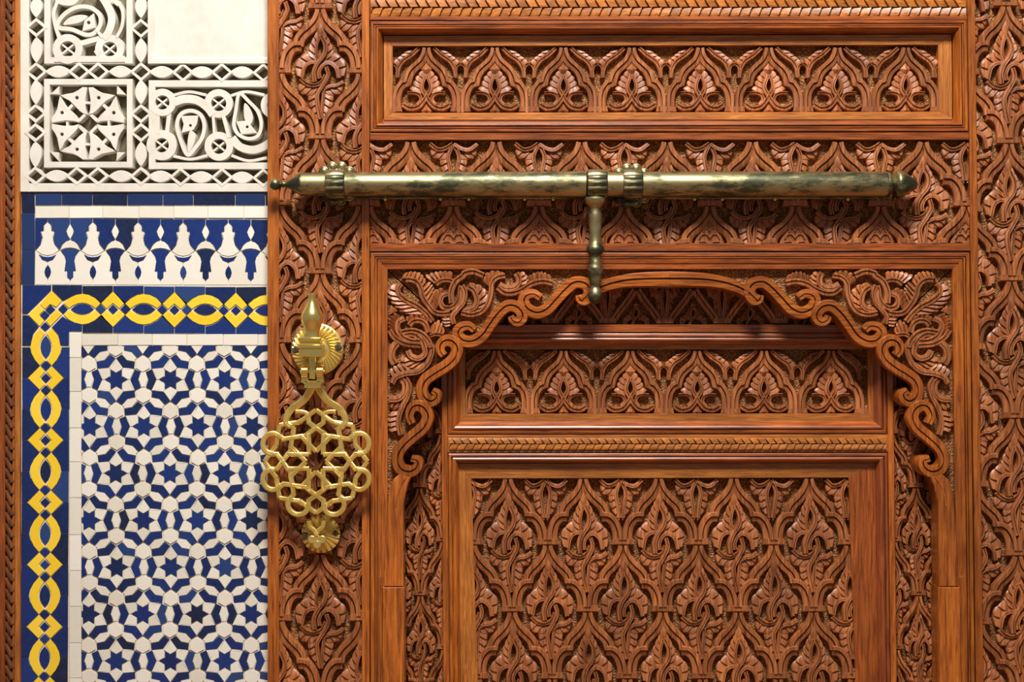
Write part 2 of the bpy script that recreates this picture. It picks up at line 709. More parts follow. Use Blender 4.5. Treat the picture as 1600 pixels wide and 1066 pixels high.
MERLON = [(492, 243), (515, 265), (515, 305), (537, 305), (525, 350), (535, 390), (568, 434), (530, 460), (492, 467), (455, 460), (416, 434), (450, 392), (460, 350), (448, 305), (470, 305), (470, 265)]
BACKT = [(492, 219), (642, 219), (642, 253), (617, 303), (641, 360), (594, 387), (572, 432), (537, 390), (527, 350), (539, 304), (517, 303), (517, 263), (492, 241)]
MLENS = [(642, 255), (660, 285), (667, 305), (660, 330), (642, 360), (624, 330), (617, 305), (624, 285)]
MCAP = [(642, 364), (670, 372), (690, 390), (710, 432), (675, 419), (642, 415), (609, 419), (574, 432), (595, 390), (614, 372)]
MINV = [(642, 418), (675, 422), (705, 436), (680, 470), (672, 500), (682, 570), (664, 570), (664, 610), (642, 630), (620, 610), (620, 570), (602, 570), (612, 500), (604, 470), (579, 436), (609, 422)]
MCRE = [(432, 455), (460, 470), (492, 475), (524, 470), (552, 457), (530, 494), (492, 508), (455, 494)]
MDIA = [(494, 525), (511, 550), (517, 575), (511, 600), (494, 623), (476, 600), (470, 575), (476, 550)]
MWHITE = [(492, 440), (642, 440), (642, 661), (492, 661)]
for k in range(-1, 6):
    cx = 74.2 + 70.6 * k
    dy = 0.35 * k
    for nm, pts, c0x, c1, mt, hh in (('merlon_tile', MERLON, 492, cx, 'glaze_white', 2.2), ('lens_tile', MLENS, 642, cx + 35.3, 'glaze_white', 2.2),
                                    ('cap_tile', MCAP, 642, cx + 35.3, 'glaze_white', 2.2), ('merlon_tile', MINV, 642, cx + 35.3, 'glaze_blue', 2.2),
                                    ('crescent_tile', MCRE, 492, cx, 'glaze_blue', 2.2), ('lens_tile', MDIA, 492, cx, 'glaze_blue', 2.2),
                                    ('ground_tile', MWHITE, 492, cx, 'glaze_white', 1.2), ('ground_tile', MWHITE, 642, cx, 'glaze_white', 1.2),
                                    ('ground_tile', BACKT, 492, cx, 'glaze_blue', 2.2), ('ground_tile', [(984 - p[0], p[1]) for p in BACKT], 492, cx, 'glaze_blue', 2.2)):
        slab(nm, [(p[0], p[1] + dy) for p in mq(pts, c0x, c1)], mt, border, MZ, hh)

# --- yellow interlace border
band = obj('mosaic_band', MB().relief([(33, 445), (440, 445), (440, 521), (108, 521), (108, 1200), (33, 1200)], WALL_D - 3, WALL_D + .6), 'grout', wall, WALL_D + 2)
DTOP = [(-18.7, -9.4), (0, -28), (18.7, -9.4), (10, -.8), (0, -9.4), (-10, -.8)]
DBOT = [(x, -y) for x, y in DTOP]
SM = [(-8.6, 0), (0, -8.6), (8.6, 0), (0, 8.6)]
oa = [(-29.5, -9.3), (-20, -17.5), (-10, -22.6), (0, -24.2), (10, -22.6), (20, -17.5), (29.5, -9.3)]
ia = [(21, -1.0), (14, -5.6), (7, -8.6), (0, -9.6), (-7, -8.6), (-14, -5.6), (-21, -1.0)]
OTOP = oa + ia
OBOT = [(x, -y) for x, y in OTOP]
OLENS = [(-18.5, 0), (-12, -5.4), (-6, -7.9), (0, -8.6), (6, -7.9), (12, -5.4), (18.5, 0), (12, 5.4), (6, 7.9), (0, 8.6), (-6, 7.9), (-12, 5.4)]


def unit(cx, cy, per, vert, first=True):
    R = (lambda p: (cx - p[1], cy + p[0])) if vert else (lambda p: (cx + p[0], cy + p[1]))
    t = 37.0
    hb = per / 2
    zone = rect(33.5, 445, 440, 1180)

    def sl(nm, poly, mt):
        slab(nm, [R(p) for p in poly], mt, band, zone)
    sl('diamond_frame_tile', DTOP, 'glaze_yellow')
    sl('diamond_frame_tile', DBOT, 'glaze_yellow')
    sl('diamond_tile', [(x * .93, y * .93) for x, y in SM], 'glaze_blue')
    for sx in (-1, 1):
        sl('diamond_tile', [(x * .98 + sx * 19.2, y * .98) for x, y in SM], 'glaze_blue')
    ov(cx, cy, per, vert)
    for sx in (-1, 1):
        for sy in (-1, 1):
            arc = [(sx * (hb - abs(p[0])), sy * -p[1]) for p in oa[:4]]
            po = [(0, -t * -sy), (sx * hb, sy * t)] + [(sx * hb, sy * 24.6)] + [(sx * (hb + q[0]), sy * -q[1]) for q in oa[2::-1]] + [(sx * 18.9, sy * 9.6), (0, sy * 28.4)]
            sl('ground_tile', po, 'glaze_blue')


def ov(cx, cy, per, vert):
    R = (lambda p: (cx - p[1], cy + p[0] + per / 2)) if vert else (lambda p: (cx + p[0] + per / 2, cy + p[1]))
    zone = rect(33.5, 445, 440, 1180)
    for nm, poly, mt in (('oval_tile', OTOP, 'glaze_yellow'), ('oval_tile', OBOT, 'glaze_yellow'), ('lens_tile', OLENS, 'glaze_blue')):
        slab(nm, [R(p) for p in poly], mt, band, zone)


for k in range(3):
    unit(176.5 + 96 * k, 483.5 + .9 * k, 96, False)
for k in range(6):
    unit(71.5 - .5 * k, 591 + 97.2 * k, 97.2, True)
# corner
ov(176.5 - 96, 483.2, 96, False)
ov(71.5, 591 - 97.2, 97.2, True)


def c9(pts):
    return [(30 + x / 6.66, 440 + y / 6.66) for x, y in pts]


for nm, p, m_ in (('diamond_frame_tile', [(335, 95), (445, 203), (388, 268), (320, 238), (268, 290), (214, 236)], 'glaze_yellow'),
                  ('diamond_frame_tile', [(208, 240), (262, 296), (210, 350), (262, 412), (212, 468), (90, 345)], 'glaze_yellow'),
                  ('diamond_frame_tile', [(385, 292), (445, 345), (325, 470), (275, 412)], 'glaze_yellow'),
                  ('diamond_tile', [(322, 240), (378, 290), (320, 344), (270, 296)], 'glaze_blue'),
                  ('diamond_tile', [(264, 300), (318, 350), (266, 408), (212, 352)], 'glaze_blue'),
                  ('diamond_tile', [(456, 232), (508, 286), (458, 342), (402, 288)], 'glaze_blue'),
                  ('diamond_tile', [(270, 420), (322, 474), (270, 520), (216, 474)], 'glaze_blue'),
                  ('ground_tile', [(30, 35), (333, 35), (333, 90), (88, 338), (30, 338)], 'glaze_blue'),
                  ('ground_tile', [(340, 35), (655, 35), (655, 128), (560, 150), (460, 200), (448, 200), (340, 95)], 'glaze_blue'),
                  ('ground_tile', [(30, 348), (90, 350), (206, 470), (150, 540), (120, 668), (30, 668)], 'glaze_blue'),
                  ('ground_tile', [(335, 478), (448, 362), (530, 410), (655, 440), (655, 520), (520, 520), (520, 668), (425, 668), (405, 560)], 'glaze_blue')):
    slab(nm, c9(p), m_, band)

# --- carved plaster
PG = WALL_D - 14
PH = 19.0
PT = PG + PH


def JIT():
    j = random.uniform(-.9, .9)
    return lambda a, b, d: (a, b, d + PG + (j if d > 1 else 0))


obj('plaster_margin', MB().box(30.5, -120, 45, 300, PG, PT, .8), 'plaster', frieze, PT)
obj('plaster_margin', MB().box(45, 286.5, 440, 300, PG, PT, .8), 'plaster', frieze, PT)
PLQ = [('v', 56, -24, 22), ('v', 56.3, 11, 17), ('v', 56.7, 78, 21), ('v', 56, 144, 20.5), ('v', 55.2, 241.5, 21.5),
       ('v', 220, 10, 19), ('v', 220, 79, 20), ('v', 220, 144, 20), ('v', 220, 241, 20), ('v', 220, -60, 20),
       ('h', 91, 112, 21), ('h', 188, 112, 19), ('h', 252.5, 112.5, 20), ('h', 315.5, 113, 20), ('h', 378, 113, 19), ('h', 440, 113, 19),
       ('h', 88.5, 275, 20), ('h', 189, 275.5, 20), ('h', 250.5, 276, 20), ('h', 314, 277, 20), ('h', 378, 277.5, 19)]
for o_, x, y, L in PLQ:
    pts = [(t * L, 9.4 * (1 - abs(t) ** 2.0)) for t in (-1, -.75, -.5, -.25, 0, .25, .5, .75, 1)]
    pts = pts + [(a, -b) for a, b in reversed(pts[1:-1])]
    pts = [(x + a, y + b) if o_ == 'h' else (x + b, y + a) for a, b in pts]
    obj('plaster_lens', MB().relief(pts, PG, PT, .7), 'plaster', frieze, PT)
for x, y in ((56.5, 43), (56, 112), (55.3, 177), (55.2, 207.5), (55, 275), (220, 44), (220, 112), (220, 177.5), (220, 207), (220, 275.5), (220, -25), (56.5, -60),
             (123.5, 112), (153.3, 112), (285.6, 112.8), (346.7, 113), (411.5, 113.5), (120, 275), (153, 275.3), (282, 276.5), (347, 277), (411.5, 278)):
    obj('plaster_diamond', MB().sweep([(x, y - 12.5), (x + 14.5, y), (x, y + 12.5), (x - 14.5, y)], 4.2, FLAT, PH, True).map(JIT()), 'plaster', frieze, PT)


def pframe(x0, y0, x1, y1, wd):
    h = wd / 2
    obj('plaster_frame', MB().sweep([(x0 + h, y0 + h), (x1 - h, y0 + h), (x1 - h, y1 - h), (x0 + h, y1 - h)], wd, FLAT, PH, True).map(JIT()), 'plaster', frieze, PT)


pframe(68.5, -90, 207.5, 99.5, 10.5)
pframe(68.5, 123, 207.5, 262, 9.6)
pframe(232, 125, 450, 264.5, 11)
# plain plaster panel, its middle slightly sunk
pp = obj('plaster_panel', MB().box(232, -90, 440, 99, PG, PT - 3.0, .5), 'plaster', frieze, PT)
obj('plaster_frame', MB().sweep([(237, -85), (237, 93.5), (450, 93.5)], 12, [(-.5, 0), (-.48, 1), (.1, 1), (.5, .72), (.5, 0)], PH + .8).map(JIT()), 'plaster', frieze, PT)


def psweep(name, pts, wd, closed=False, spline=True, h=PH):
    p = cr(pts, 6, closed) if spline else pts
    obj(name, MB().sweep(p, wd, FLAT, h, closed).map(JIT()), 'plaster', frieze, PT)


def prelief(name, pts, hole=None, h=0.0, n=0):
    p = cr(pts, 4, True) if n else pts
    obj(name, MB().relief(p, PG, PT + h + random.uniform(-.9, .9), .6, hole), 'plaster', frieze, PT)


def ring(cx, cy, ro, ri):
    r = (ro + ri) / 2
    psweep('plaster_ring', [(cx + r * math.cos(a * math.pi / 8), cy + r * math.sin(a * math.pi / 8)) for a in range(16)], ro - ri, True)
    psweep('plaster_cross_bar', [(cx - ri * .78, cy - ri * .62), (cx + ri * .78, cy + ri * .62)], 3, spline=False, h=PH - 1)
    psweep('plaster_cross_bar', [(cx - ri * .78, cy + ri * .62), (cx + ri * .78, cy - ri * .62)], 3, spline=False, h=PH - 1)


# eight-petalled square panel
qc = (40 + 545 / 5.611, 110 + 465 / 5.611)
PET = [(4, -316), (45, -318), (85, -290), (128, -268), (185, -258), (240, -246), (202, -218), (160, -198), (136, -174), (72, -108), (42, -86), (6, -76), (19, -120), (21, -160), (23, -200), (15, -250)]


def q8(pts, k, mir):
    out = []
    for x, y in pts:
        if mir:
            x = -x
        a = k * math.pi / 2
        out.append((qc[0] + (x * math.cos(a) - y * math.sin(a)) / 5.611, qc[1] + (x * math.sin(a) + y * math.cos(a)) / 5.611))
    return out


for k in range(4):
    for mir in (0, 1):
        hp = q8([(95, -226)], k, mir)[0]
        prelief('plaster_petal', q8(PET, k, mir), (hp[0], hp[1], 3.0))
    psweep('plaster_cross_bar', q8([(-26, -182), (26, -182)], k, 0), 4, spline=False, h=PH - 1)
    psweep('plaster_cross_bar', q8([(118, -180), (182, -118)], k, 0), 5, spline=False, h=PH - 1)
    psweep('plaster_cross_bar', q8([(22, -80), (80, -22)], k, 0), 5, spline=False, h=PH - 1)
    prelief('plaster_corner', q8([(255, -332), (252, -255), (332, -250)], k, 0))


def c4(pts):
    return [(210 + x / 5.609, 110 + y / 5.609) for x, y in pts]


for x, y, ro, ri in ((245, 280, 122, 60), (738, 290, 128, 64), (238, 655, 135, 60), (740, 665, 128, 64), (1225, 305, 120, 60)):
    p = c4([(x, y)])[0]
    ring(p[0], p[1], ro / 5.609, ri / 5.609)
for pts, wd in (([(345, 280), (440, 250), (550, 262), (640, 325), (690, 390)], 78), ([(345, 215), (480, 187), (630, 215)], 26), ([(340, 750), (490, 778), (640, 745)], 26),
                ([(690, 400), (700, 560)], 26), ([(780, 400), (830, 590)], 34), ([(305, 370), (285, 540)], 40), ([(180, 360), (180, 560)], 90),
                ([(855, 590), (920, 665), (1030, 695), (1130, 668), (1230, 600)], 74), ([(850, 745), (1000, 792), (1160, 765)], 26), ([(850, 220), (980, 187), (1140, 215)], 26)):
    psweep('plaster_stem', c4(pts), wd / 5.609)
psweep('plaster_teardrop', c4([(462, 738), (400, 600), (372, 480), (405, 385), (490, 352), (575, 385), (612, 480), (592, 590), (530, 680)]), 36 / 5.609, True)
psweep('plaster_teardrop', c4([(920, 205), (890, 350), (872, 480), (910, 560), (1000, 598), (1085, 570), (1112, 470), (1080, 360), (1000, 270)]), 32 / 5.609, True)
hp = c4([(490, 482), (988, 494)])
prelief('plaster_leaf', c4([(405, 400), (560, 395), (548, 470), (520, 520), (470, 535), (412, 550), (430, 470)]), (hp[0][0], hp[0][1], 2.4))
prelief('plaster_leaf', c4([(490, 525), (535, 570), (520, 650), (470, 725), (465, 620)]), n=1)
prelief('plaster_leaf', c4([(962, 290), (1010, 330), (1038, 420), (1010, 480), (962, 420)]), n=1)
prelief('plaster_leaf', c4([(892, 450), (990, 440), (1070, 550), (935, 562)]), (hp[1][0], hp[1][1], 2.4))


def c5p(pts):
    return [(40 + x / 8.883, y / 8.883) for x, y in pts]


for x, y, ro, ri in ((585, 680, 210, 105), (1165, 680, 205, 98)):
    p = c5p([(x, y)])[0]
    ring(p[0], p[1], ro / 8.883, ri / 8.883)
for pts, wd in (([(1000, -120), (1120, 50), (1195, 240), (1160, 420), (1080, 540)], 112), ([(1290, 20), (1350, 180), (1335, 370), (1260, 520)], 48),
                ([(440, 20), (392, 180), (410, 350), (470, 540)], 50), ([(760, 600), (1060, 520)], 78), ([(990, 420), (1060, 520)], 40), ([(400, 820), (1380, 820)], 90),
                ([(1200, -20), (1300, 60)], 80)):
    psweep('plaster_stem', c5p(pts), wd / 8.883)
psweep('plaster_teardrop', c5p([(440, 370), (520, 210), (700, 100), (890, 100), (1020, 200), (1035, 340), (950, 455), (830, 478), (640, 405)]), 62 / 8.883, True)
prelief('plaster_leaf', c5p([(520, 345), (600, 245), (740, 205), (860, 225), (790, 295), (690, 330)]), n=1)
hp = c5p([(872, 310)])[0]
prelief('plaster_leaf', c5p([(945, 180), (968, 385), (780, 435), (815, 280)]), (hp[0], hp[1], 3.0))
prelief('plaster_leaf', c5p([(400, -80), (760, -80), (700, 45), (590, 82), (440, 45)]), n=1)
prelief('plaster_leaf', c5p([(945, 720), (1015, 620), (1050, 720), (1000, 800)]))

# --- left wooden trim with twisted rope moulding
trim = empty('trim_1', -20, FLOOR_Y, 0, 'dark wooden trim with a twisted rope moulding at the far left edge', 'door frame', 'structure', Vector(((-20 - 800) / 1000, 0, 0)))
obj('trim_board', MB().box(-90, -150, 7.5, FLOOR_Y - 4, -100, -14, .6), 'wood_frame_v', trim, -14)
obj('trim_back', MB().box(6, -150, 31, FLOOR_Y - 4, -100, -28, .4), 'shadow_gap', trim, -28)
obj('trim_bead', MB().box(18.8, -150, 22.3, FLOOR_Y - 4, -40, -19, 1), 'wood_v', trim, -19)
obj('trim_edge', MB().box(23, -150, 30.6, FLOOR_Y - 4, -50, -20, .6), 'wood_pale_v', trim, -20)
tw = MB().sweep(cr([(-5.6, -10.5), (-2, -4), (2, 4), (5.6, 10.5)], 3), lambda t: 10.5, [(-.5, 0), (-.42, .55), (-.2, .92), (.1, 1), (.36, .75), (.5, .2), (.5, 0)], 9)
for k in range(75):
    motif('rope_twist', 0, tw, 'wood_dark', trim, 13, -60 + 17.1 * k, -25, -18)

# ------------------------------------------------------------------ carved motifs (local plan units, anchor at the cell's apex)


def ogee_arch(w, h, H, k=0.0, step=True):
    """ogee arch of a lattice: apex at 0,0, feet at +-w/2, h"""
    def T(p):
        return (p[0] * w / 2, p[1] * h)
    wd = .136 * w
    m = MB()
    m.sweep(cr([T(p) for p in ((-.005, .0), (.03, .085), (.105, .18), (.26, .29), (.42, .375), (.515, .455), (.55, .55))], 4), wd, RIB, H)
    m.clampx()
    m.sweep(cr([T(p) for p in ((.47, .565), (.64, .575), (.785, .665), (.855, .79), (.872, .905))], 4), wd * 1.0, RIB, H * 1.1)
    m.mirror(0)
    return m.map(lambda x, y, d: (x + k * y, y, d))


def foot_block(w, h, H):
    a = .30 * w / 2
    b = .12 * w / 2
    m = MB()
    m.v += [(-a * .9, -.10 * h, 0), (a * .9, -.10 * h, 0), (a, 0, 0), (-a, 0, 0),
            (-a * .9, -.10 * h, H * .98), (a * .9, -.10 * h, H * .98), (a, -.02 * h, H * .93), (-a, -.02 * h, H * .93), (a, 0, H * .7), (-a, 0, H * .7)]
    m.f += [(0, 1, 5, 4), (4, 5, 6, 7), (7, 6, 8, 9), (9, 8, 2, 3), (1, 2, 8, 6, 5), (0, 4, 7, 9, 3)]
    m.relief([(-b, -.15 * h), (b, -.15 * h), (b, -.085 * h), (-b, -.085 * h)], 0, H * .72, H * .1)
    return m


def flower(w, h, H, k=0.0, part='all'):
    """interlaced double palmette: traced on a 295 x 450 cell"""
    def T(p):
        return ((p[0] - 325) / 295 * w / 2, (p[1] - 85) / 450 * h)
    ws = (w / 2 / 295 + h / 450) / 2
    m = MB()

    def sw(pts, wd, hh=1.0, prof=STRAND, n=4):
        m.sweep(cr([T(p) for p in pts], n), wd * ws, prof, H * hh)

    def fe(A, B, n, lo=.54, hi=.76):
        a, b = cr([T(p) for p in A], 4), cr([T(p) for p in B], 4)
        m.feather(a, b, n, H * lo, H * hi, .05, 4)
    if part in ('all', 'top'):
        mm = m
        m = MB()
        fe([(316, 262), (292, 325), (287, 390), (296, 440)], [(302, 222), (258, 300), (230, 365), (236, 402)], 4)
        fe([(296, 432), (240, 440), (198, 475), (180, 548)], [(240, 372), (172, 412), (138, 468), (150, 545)], 3)
        sw([(300, 448), (250, 452), (208, 484), (186, 556)], 34, .82)
        m.mirror(0)
        m2 = m
        m = mm
        m.add(m2)
        m.ridge([T(p) for p in ((325, 146), (342, 185), (360, 215), (346, 262), (325, 275), (304, 262), (290, 215), (308, 185))], H * .95, T((325, 205)))
        sw([(322, 268), (298, 328), (292, 390), (312, 440)], 26, .9)
        sw([(328, 266), (360, 332), (352, 398), (302, 462), (276, 525), (282, 590)], 36, 1.08)
    if part in ('all', 'low'):
        if part == 'all':
            sw([(460, 562), (442, 492), (392, 456), (342, 472), (314, 520), (318, 566)], 34, .98)
            sw([(366, 484), (380, 545), (344, 612), (302, 680), (306, 760), (327, 850)], 34, 1.04)
            sw([(180, 568), (224, 604), (285, 614), (340, 588), (364, 540)], 32, .96)
            sw([(492, 585), (440, 612), (390, 618), (346, 640)], 30, .9)
            sw([(348, 645), (344, 700), (336, 770), (332, 850)], 28, .92)
        else:
            sw([(160, 572), (214, 612), (270, 606), (322, 572)], 32, 1.0)
            sw([(490, 572), (436, 612), (380, 606), (328, 572)], 32, 1.0)
            sw([(322, 580), (288, 660), (300, 740), (312, 830)], 32, .96)
            sw([(328, 580), (362, 660), (350, 740), (338, 830)], 32, .96)
        mm = m
        m = MB()
        fe([(186, 588), (240, 626), (306, 634)], [(160, 616), (184, 668), (262, 690)], 3, .56, .74)
        fe([(306, 640), (296, 730), (318, 840)], [(232, 676), (246, 760), (308, 850)], 4, .52, .76)
        m.mirror(0)
        mm.add(m)
        m = mm
    return m.map(lambda x, y, d: (x + k * y, y, d))


def tri_leaf(w, h, H, k=0.0):
    """scalloped leaf filling a cut-off arch"""
    m = MB()
    T = lambda p: (p[0] * w / 2 * .95, p[1] * h)
    m.feather([T(p) for p in ((0, .72), (0, .50), (0, .19))], cr([T(p) for p in ((-.37, .68), (-.36, .54), (-.22, .36), (-.02, .2))], 3), 1, H * .44, H * .62, .0, 4)
    for y0, hw in ((.33, .15), (.43, .25), (.545, .34)):
        m.sweep(cr([T(p) for p in ((0, y0 + .05), (-hw * .3, y0 - .01), (-hw * .75, y0 - .005), (-hw, y0 + .06))], 3), 1.7, FLAT, H * .70)
    m.mirror(0)
    return m.map(lambda x, y, d: (x + k * y, y, d))


def arcade_arch(w, h, H):
    def T(p):
        return (p[0] * w / 2, p[1] * h)
    m = MB()
    m.sweep(cr([T(p) for p in ((-.005, .0), (.03, .09), (.13, .195), (.30, .28), (.425, .345), (.515, .43), (.565, .53))], 4) + cr([T(p) for p in ((.69, .555), (.81, .65), (.865, .77), (.872, .88), (.872, 1.0))], 4), .128 * w, RIB, H)
    m.clampx()
    m.mirror(0)
    return m


def arcade_palmette(w, h, H):
    def T(p):
        return ((p[0] - 540) / 438 * w / 2, (p[1] - 130) / 810 * h)
    ws = w / 877
    m = MB()
    fe = lambda A, B, n, lo, hi: m.feather(cr([T(p) for p in A], 4), cr([T(p) for p in B], 4), n, H * lo, H * hi, .1, 4)
    sw = lambda pts, wd, hh: m.sweep(cr([T(p) for p in pts], 4), wd * ws if not callable(wd) else (lambda t: wd(t) * ws), STRAND, H * hh)
    fe([(522, 440), (482, 540), (470, 640), (486, 700)], [(478, 400), (398, 500), (362, 600), (318, 650)], 4, .6, .72)
    sw([(240, 842), (330, 888), (440, 866), (512, 790), (552, 720), (596, 640), (588, 560), (542, 460)], lambda t: 78 - 26 * t, .98)
    sw([(296, 692), (380, 690), (446, 716), (468, 780), (424, 838)], lambda t: 40 + 16 * t, .85)
    m.mirror(0)
    m.ridge([T(p) for p in ((540, 300), (612, 380), (585, 440), (540, 455), (495, 440), (468, 380))], H * .9)
    m.ridge([T(p) for p in ((540, 800), (612, 915), (575, 945), (540, 930), (505, 945), (470, 915))], H * .8)
    return m


def arcade_vleaf(w, h, H):
    """forked leaf hanging between two arches (anchor above the shared foot)"""
    def T(p):
        return ((p[0] - 980) / 438 * w / 2, (p[1] - 130) / 810 * h)
    ws = w / 877
    m = MB()
    m.sweep(cr([T(p) for p in ((632, 120), (730, 212), (842, 290), (900, 390), (914, 490))], 4), 58 * ws, STRAND, H * .85)
    m.feather(cr([T(p) for p in ((690, 130), (820, 240), (915, 335))], 4), cr([T(p) for p in ((790, 150), (890, 225), (966, 290))], 4), 4, H * .56, H * .7, .08, 4)
    m.sweep(cr([T(p) for p in ((925, 500), (918, 400), (940, 345), (980, 322))], 4), 44 * ws, STRAND, H * .95)
    m.mirror(0)
    return m


def zone_box(z):
    return min(p[0] for p in z), min(p[1] for p in z), max(p[0] for p in z), max(p[1] for p in z)


def lattice(parent, zone, rows, w, h, dg, H, k=0.0, first_low=False, leaf_rows=()):
    """rows: (apex y, row height, [apex x])"""
    key = (w, h, H, k)
    A, B, F, G, L = ogee_arch(w, h, H, k), foot_block(w, h, H), flower(w, h, H * .92, k), flower(w, h, H * .92, 0, 'low'), tri_leaf(w, h, H, k)
    yo = (572 - 85) / 450 * h
    for r, (y, rh, xs) in enumerate(rows):
        sy = rh / h
        for x in xs:
            motif('ogee_arch', key, A, 'wood_carved', parent, x, y + 1, dg, dg + H, sy, zone)
            if r > 0 or not first_low:
                motif('arch_foot', key, B, 'wood_carved', parent, x, y, dg, dg + H, sy, zone)
            if r in leaf_rows:
                motif('carved_leaf', key, L, 'wood_carved', parent, x, y, dg, dg + H, sy, zone)
            else:
                motif('carved_flower', key, F, 'wood_carved', parent, x, y, dg, dg + H, sy, zone)
        if first_low and r == 0:
            for x in [xs[0] - w / 2] + [q + w / 2 for q in xs]:
                motif('hanging_palmette', key, G, 'wood_carved', parent, x, y - yo * sy + 2, dg, dg + H, sy, zone)


def arcade(parent, zone, xs, y, w, h, dg, H):
    A, P, V, B = arcade_arch(w, h, H), arcade_palmette(w, h, H), arcade_vleaf(w, h, H), foot_block(w, h * .9, H)
    key = (w, h, H)
    for x in xs:
        motif('ogee_arch', key, A, 'wood_carved', parent, x, y, dg, dg + H, 1, zone)
        motif('carved_palmette', key, P, 'wood_carved', parent, x, y, dg, dg + H, 1, zone)
    for x in [xs[0] - w / 2] + [q + w / 2 for q in xs]:
        motif('forked_leaf', key, V, 'wood_carved', parent, x, y, dg, dg + H, 1, zone)
        motif('arch_foot', key, B, 'wood_carved', parent, x, y + h, dg, dg + H, 1, zone)


def inset(quad, o):
    n = len(quad)
    ar = sum(quad[i][0] * quad[(i + 1) % n][1] - quad[(i + 1) % n][0] * quad[i][1] for i in range(n))
    sg = 1 if ar > 0 else -1
    nr = normals(quad, True)
    return [(p[0] - sg * q[0] * o, p[1] - sg * q[1] * o) for p, q in zip(quad, nr)]


def moulding(parent, quad, prof, mats=('wood_frame_h', 'wood_v'), dref=0.0, sides=(0, 1, 2, 3), name='moulding'):
    """mitred moulding round a quad (tl, tr, br, bl); prof = (inset, depth)"""
    rings = [inset(quad, o) for o, d in prof]
    for k in sides:
        j = (k + 1) % 4
        m = MB()
        for r, (o, d) in zip(rings, prof):
            m.v += [(r[k][0], r[k][1], d), (r[j][0], r[j][1], d)]
        for i in range(len(prof) - 1):
            m.f.append((2 * i, 2 * i + 1, 2 * i + 3, 2 * i + 2))
        n = 2 * (len(prof) - 1)
        b = len(m.v)                                   # closed back
        dm = min(d for o, d in prof) - 3
        for r in (rings[0], rings[-1]):
            m.v += [(r[k][0], r[k][1], dm), (r[j][0], r[j][1], dm)]
        m.f += [(0, 1, b + 1, b), (n, n + 1, b + 3, b + 2), (b, b + 1, b + 3, b + 2),
                tuple([2 * i for i in range(len(prof))] + [b + 2, b]), tuple([2 * i + 1 for i in range(len(prof))] + [b + 3, b + 1])]
        mt = mats[k] if len(mats) == 4 else mats[k % 2]
        obj(name, m, mt, parent, dref, 30)


def board(name, poly, d0, d1, mat, parent, bev=.7, clip=None):
    return obj(name, MB().relief(poly, d0, d1, bev), mat, parent, d1, clip=clip)


def rope(parent, x0, x1, y, per, hh, dg, H, slope=0.0):
    """double row of overlapping leaf scales"""
    up = MB().feather(cr([(per * 1.25, hh), (per * .7, hh * .92), (0, hh)], 3), cr([(per * .75, 0), (per * .2, -hh * .02), (-per * .55, 0)], 3), 1, H * .2, H, .02, 5)
    lo = MB().feather(cr([(0, 0), (per * .7, hh * .06), (per * 1.2, 0)], 3), cr([(-per * .35, hh), (per * .3, hh * 1.03), (per * .85, hh)], 3), 1, H * .2, H * .9, .02, 5)
    n = int((x1 - x0) / per)
    z = rect(x0, y - 2, x1, y + 2 * hh + 4)
    for i in range(-1, n + 1):
        x = x0 + per * i
        motif('scale', ('u', per, hh), up, 'wood_pale_h', parent, x, y, dg, dg + H, 1, z)
        motif('scale', ('l', per, hh), lo, 'wood_pale_h', parent, x, y + hh + .6, dg, dg + H, 1, z)


# ------------------------------------------------------------------ the large door leaf
BOT = FLOOR_Y - 8
door = empty('door_1', 1000, FLOOR_Y, 0, 'large carved cedar door leaf with lattice panels, filling the view right of the tiled wall', 'door', 'structure', Vector((.2, 0, 0)))


def rx(y):          # right band of the door leans slightly
    return 1512 + 13.0 * y / 1030


YB = 1300
# vertical bands
board('stile_edge', [(418, -150), (436, -150), (436, BOT), (418, BOT)], -44, 0, 'wood_v', door)
board('stile_edge', [(565, -150), (577, -150), (577.2, BOT), (565.6, BOT)], -44, 0, 'wood_v', door)
board('stile_edge', [(rx(-150), -150), (rx(-150) + 11.5, -150), (rx(BOT) + 11.5, BOT), (rx(BOT), BOT)], -44, 0, 'wood_v', door)
GD = -17.0
st_l = board('stile_panel', [(434, -150), (567, -150), (567, BOT), (434, BOT)], -44, GD, 'wood_ground', door)
cy = [-190, 14, 218, 429, 647, 867, 1087, 1306]
ey = [-92, 115, 322, 537, 754, 972, 1190]
rows = []
pts = sorted([(y, 0) for y in cy] + [(y, 1) for y in ey])
for (a, t), (b, t2) in zip(pts, pts[1:]):
    rows.append((a, b - a, [500] if t == 0 else [436, 564]))
lattice(st_l, [(436, -140), (565, -140), (565.5, YB), (436, YB)], rows, 127, 107, GD, 16.5)

zr = [(rx(-140) + 11.5, -140), (1700, -140), (1700, YB), (rx(YB) + 11.5, YB)]
st_r = board('stile_panel', [(1518, -150), (1705, -150), (1705, BOT), (1530, BOT)], -44, GD, 'wood_ground', door)
rows = []
for i in range(-1, 6):
    y = 10 + 215 * i
    rows.append((y, 107.5, [1572 + .022 * y, 1572 + .022 * y + 124]))
    rows.append((y + 107.5, 107.5, [1572 + .022 * (y + 107) - 62, 1572 + .022 * (y + 107) + 62]))
lattice(st_r, zr, rows, 124, 107.5, GD, 16.5, .022)
board('stile_edge', [(1700, -150), (1712, -150), (1712, BOT), (1700, BOT)], -44, 0, 'wood_v', door)

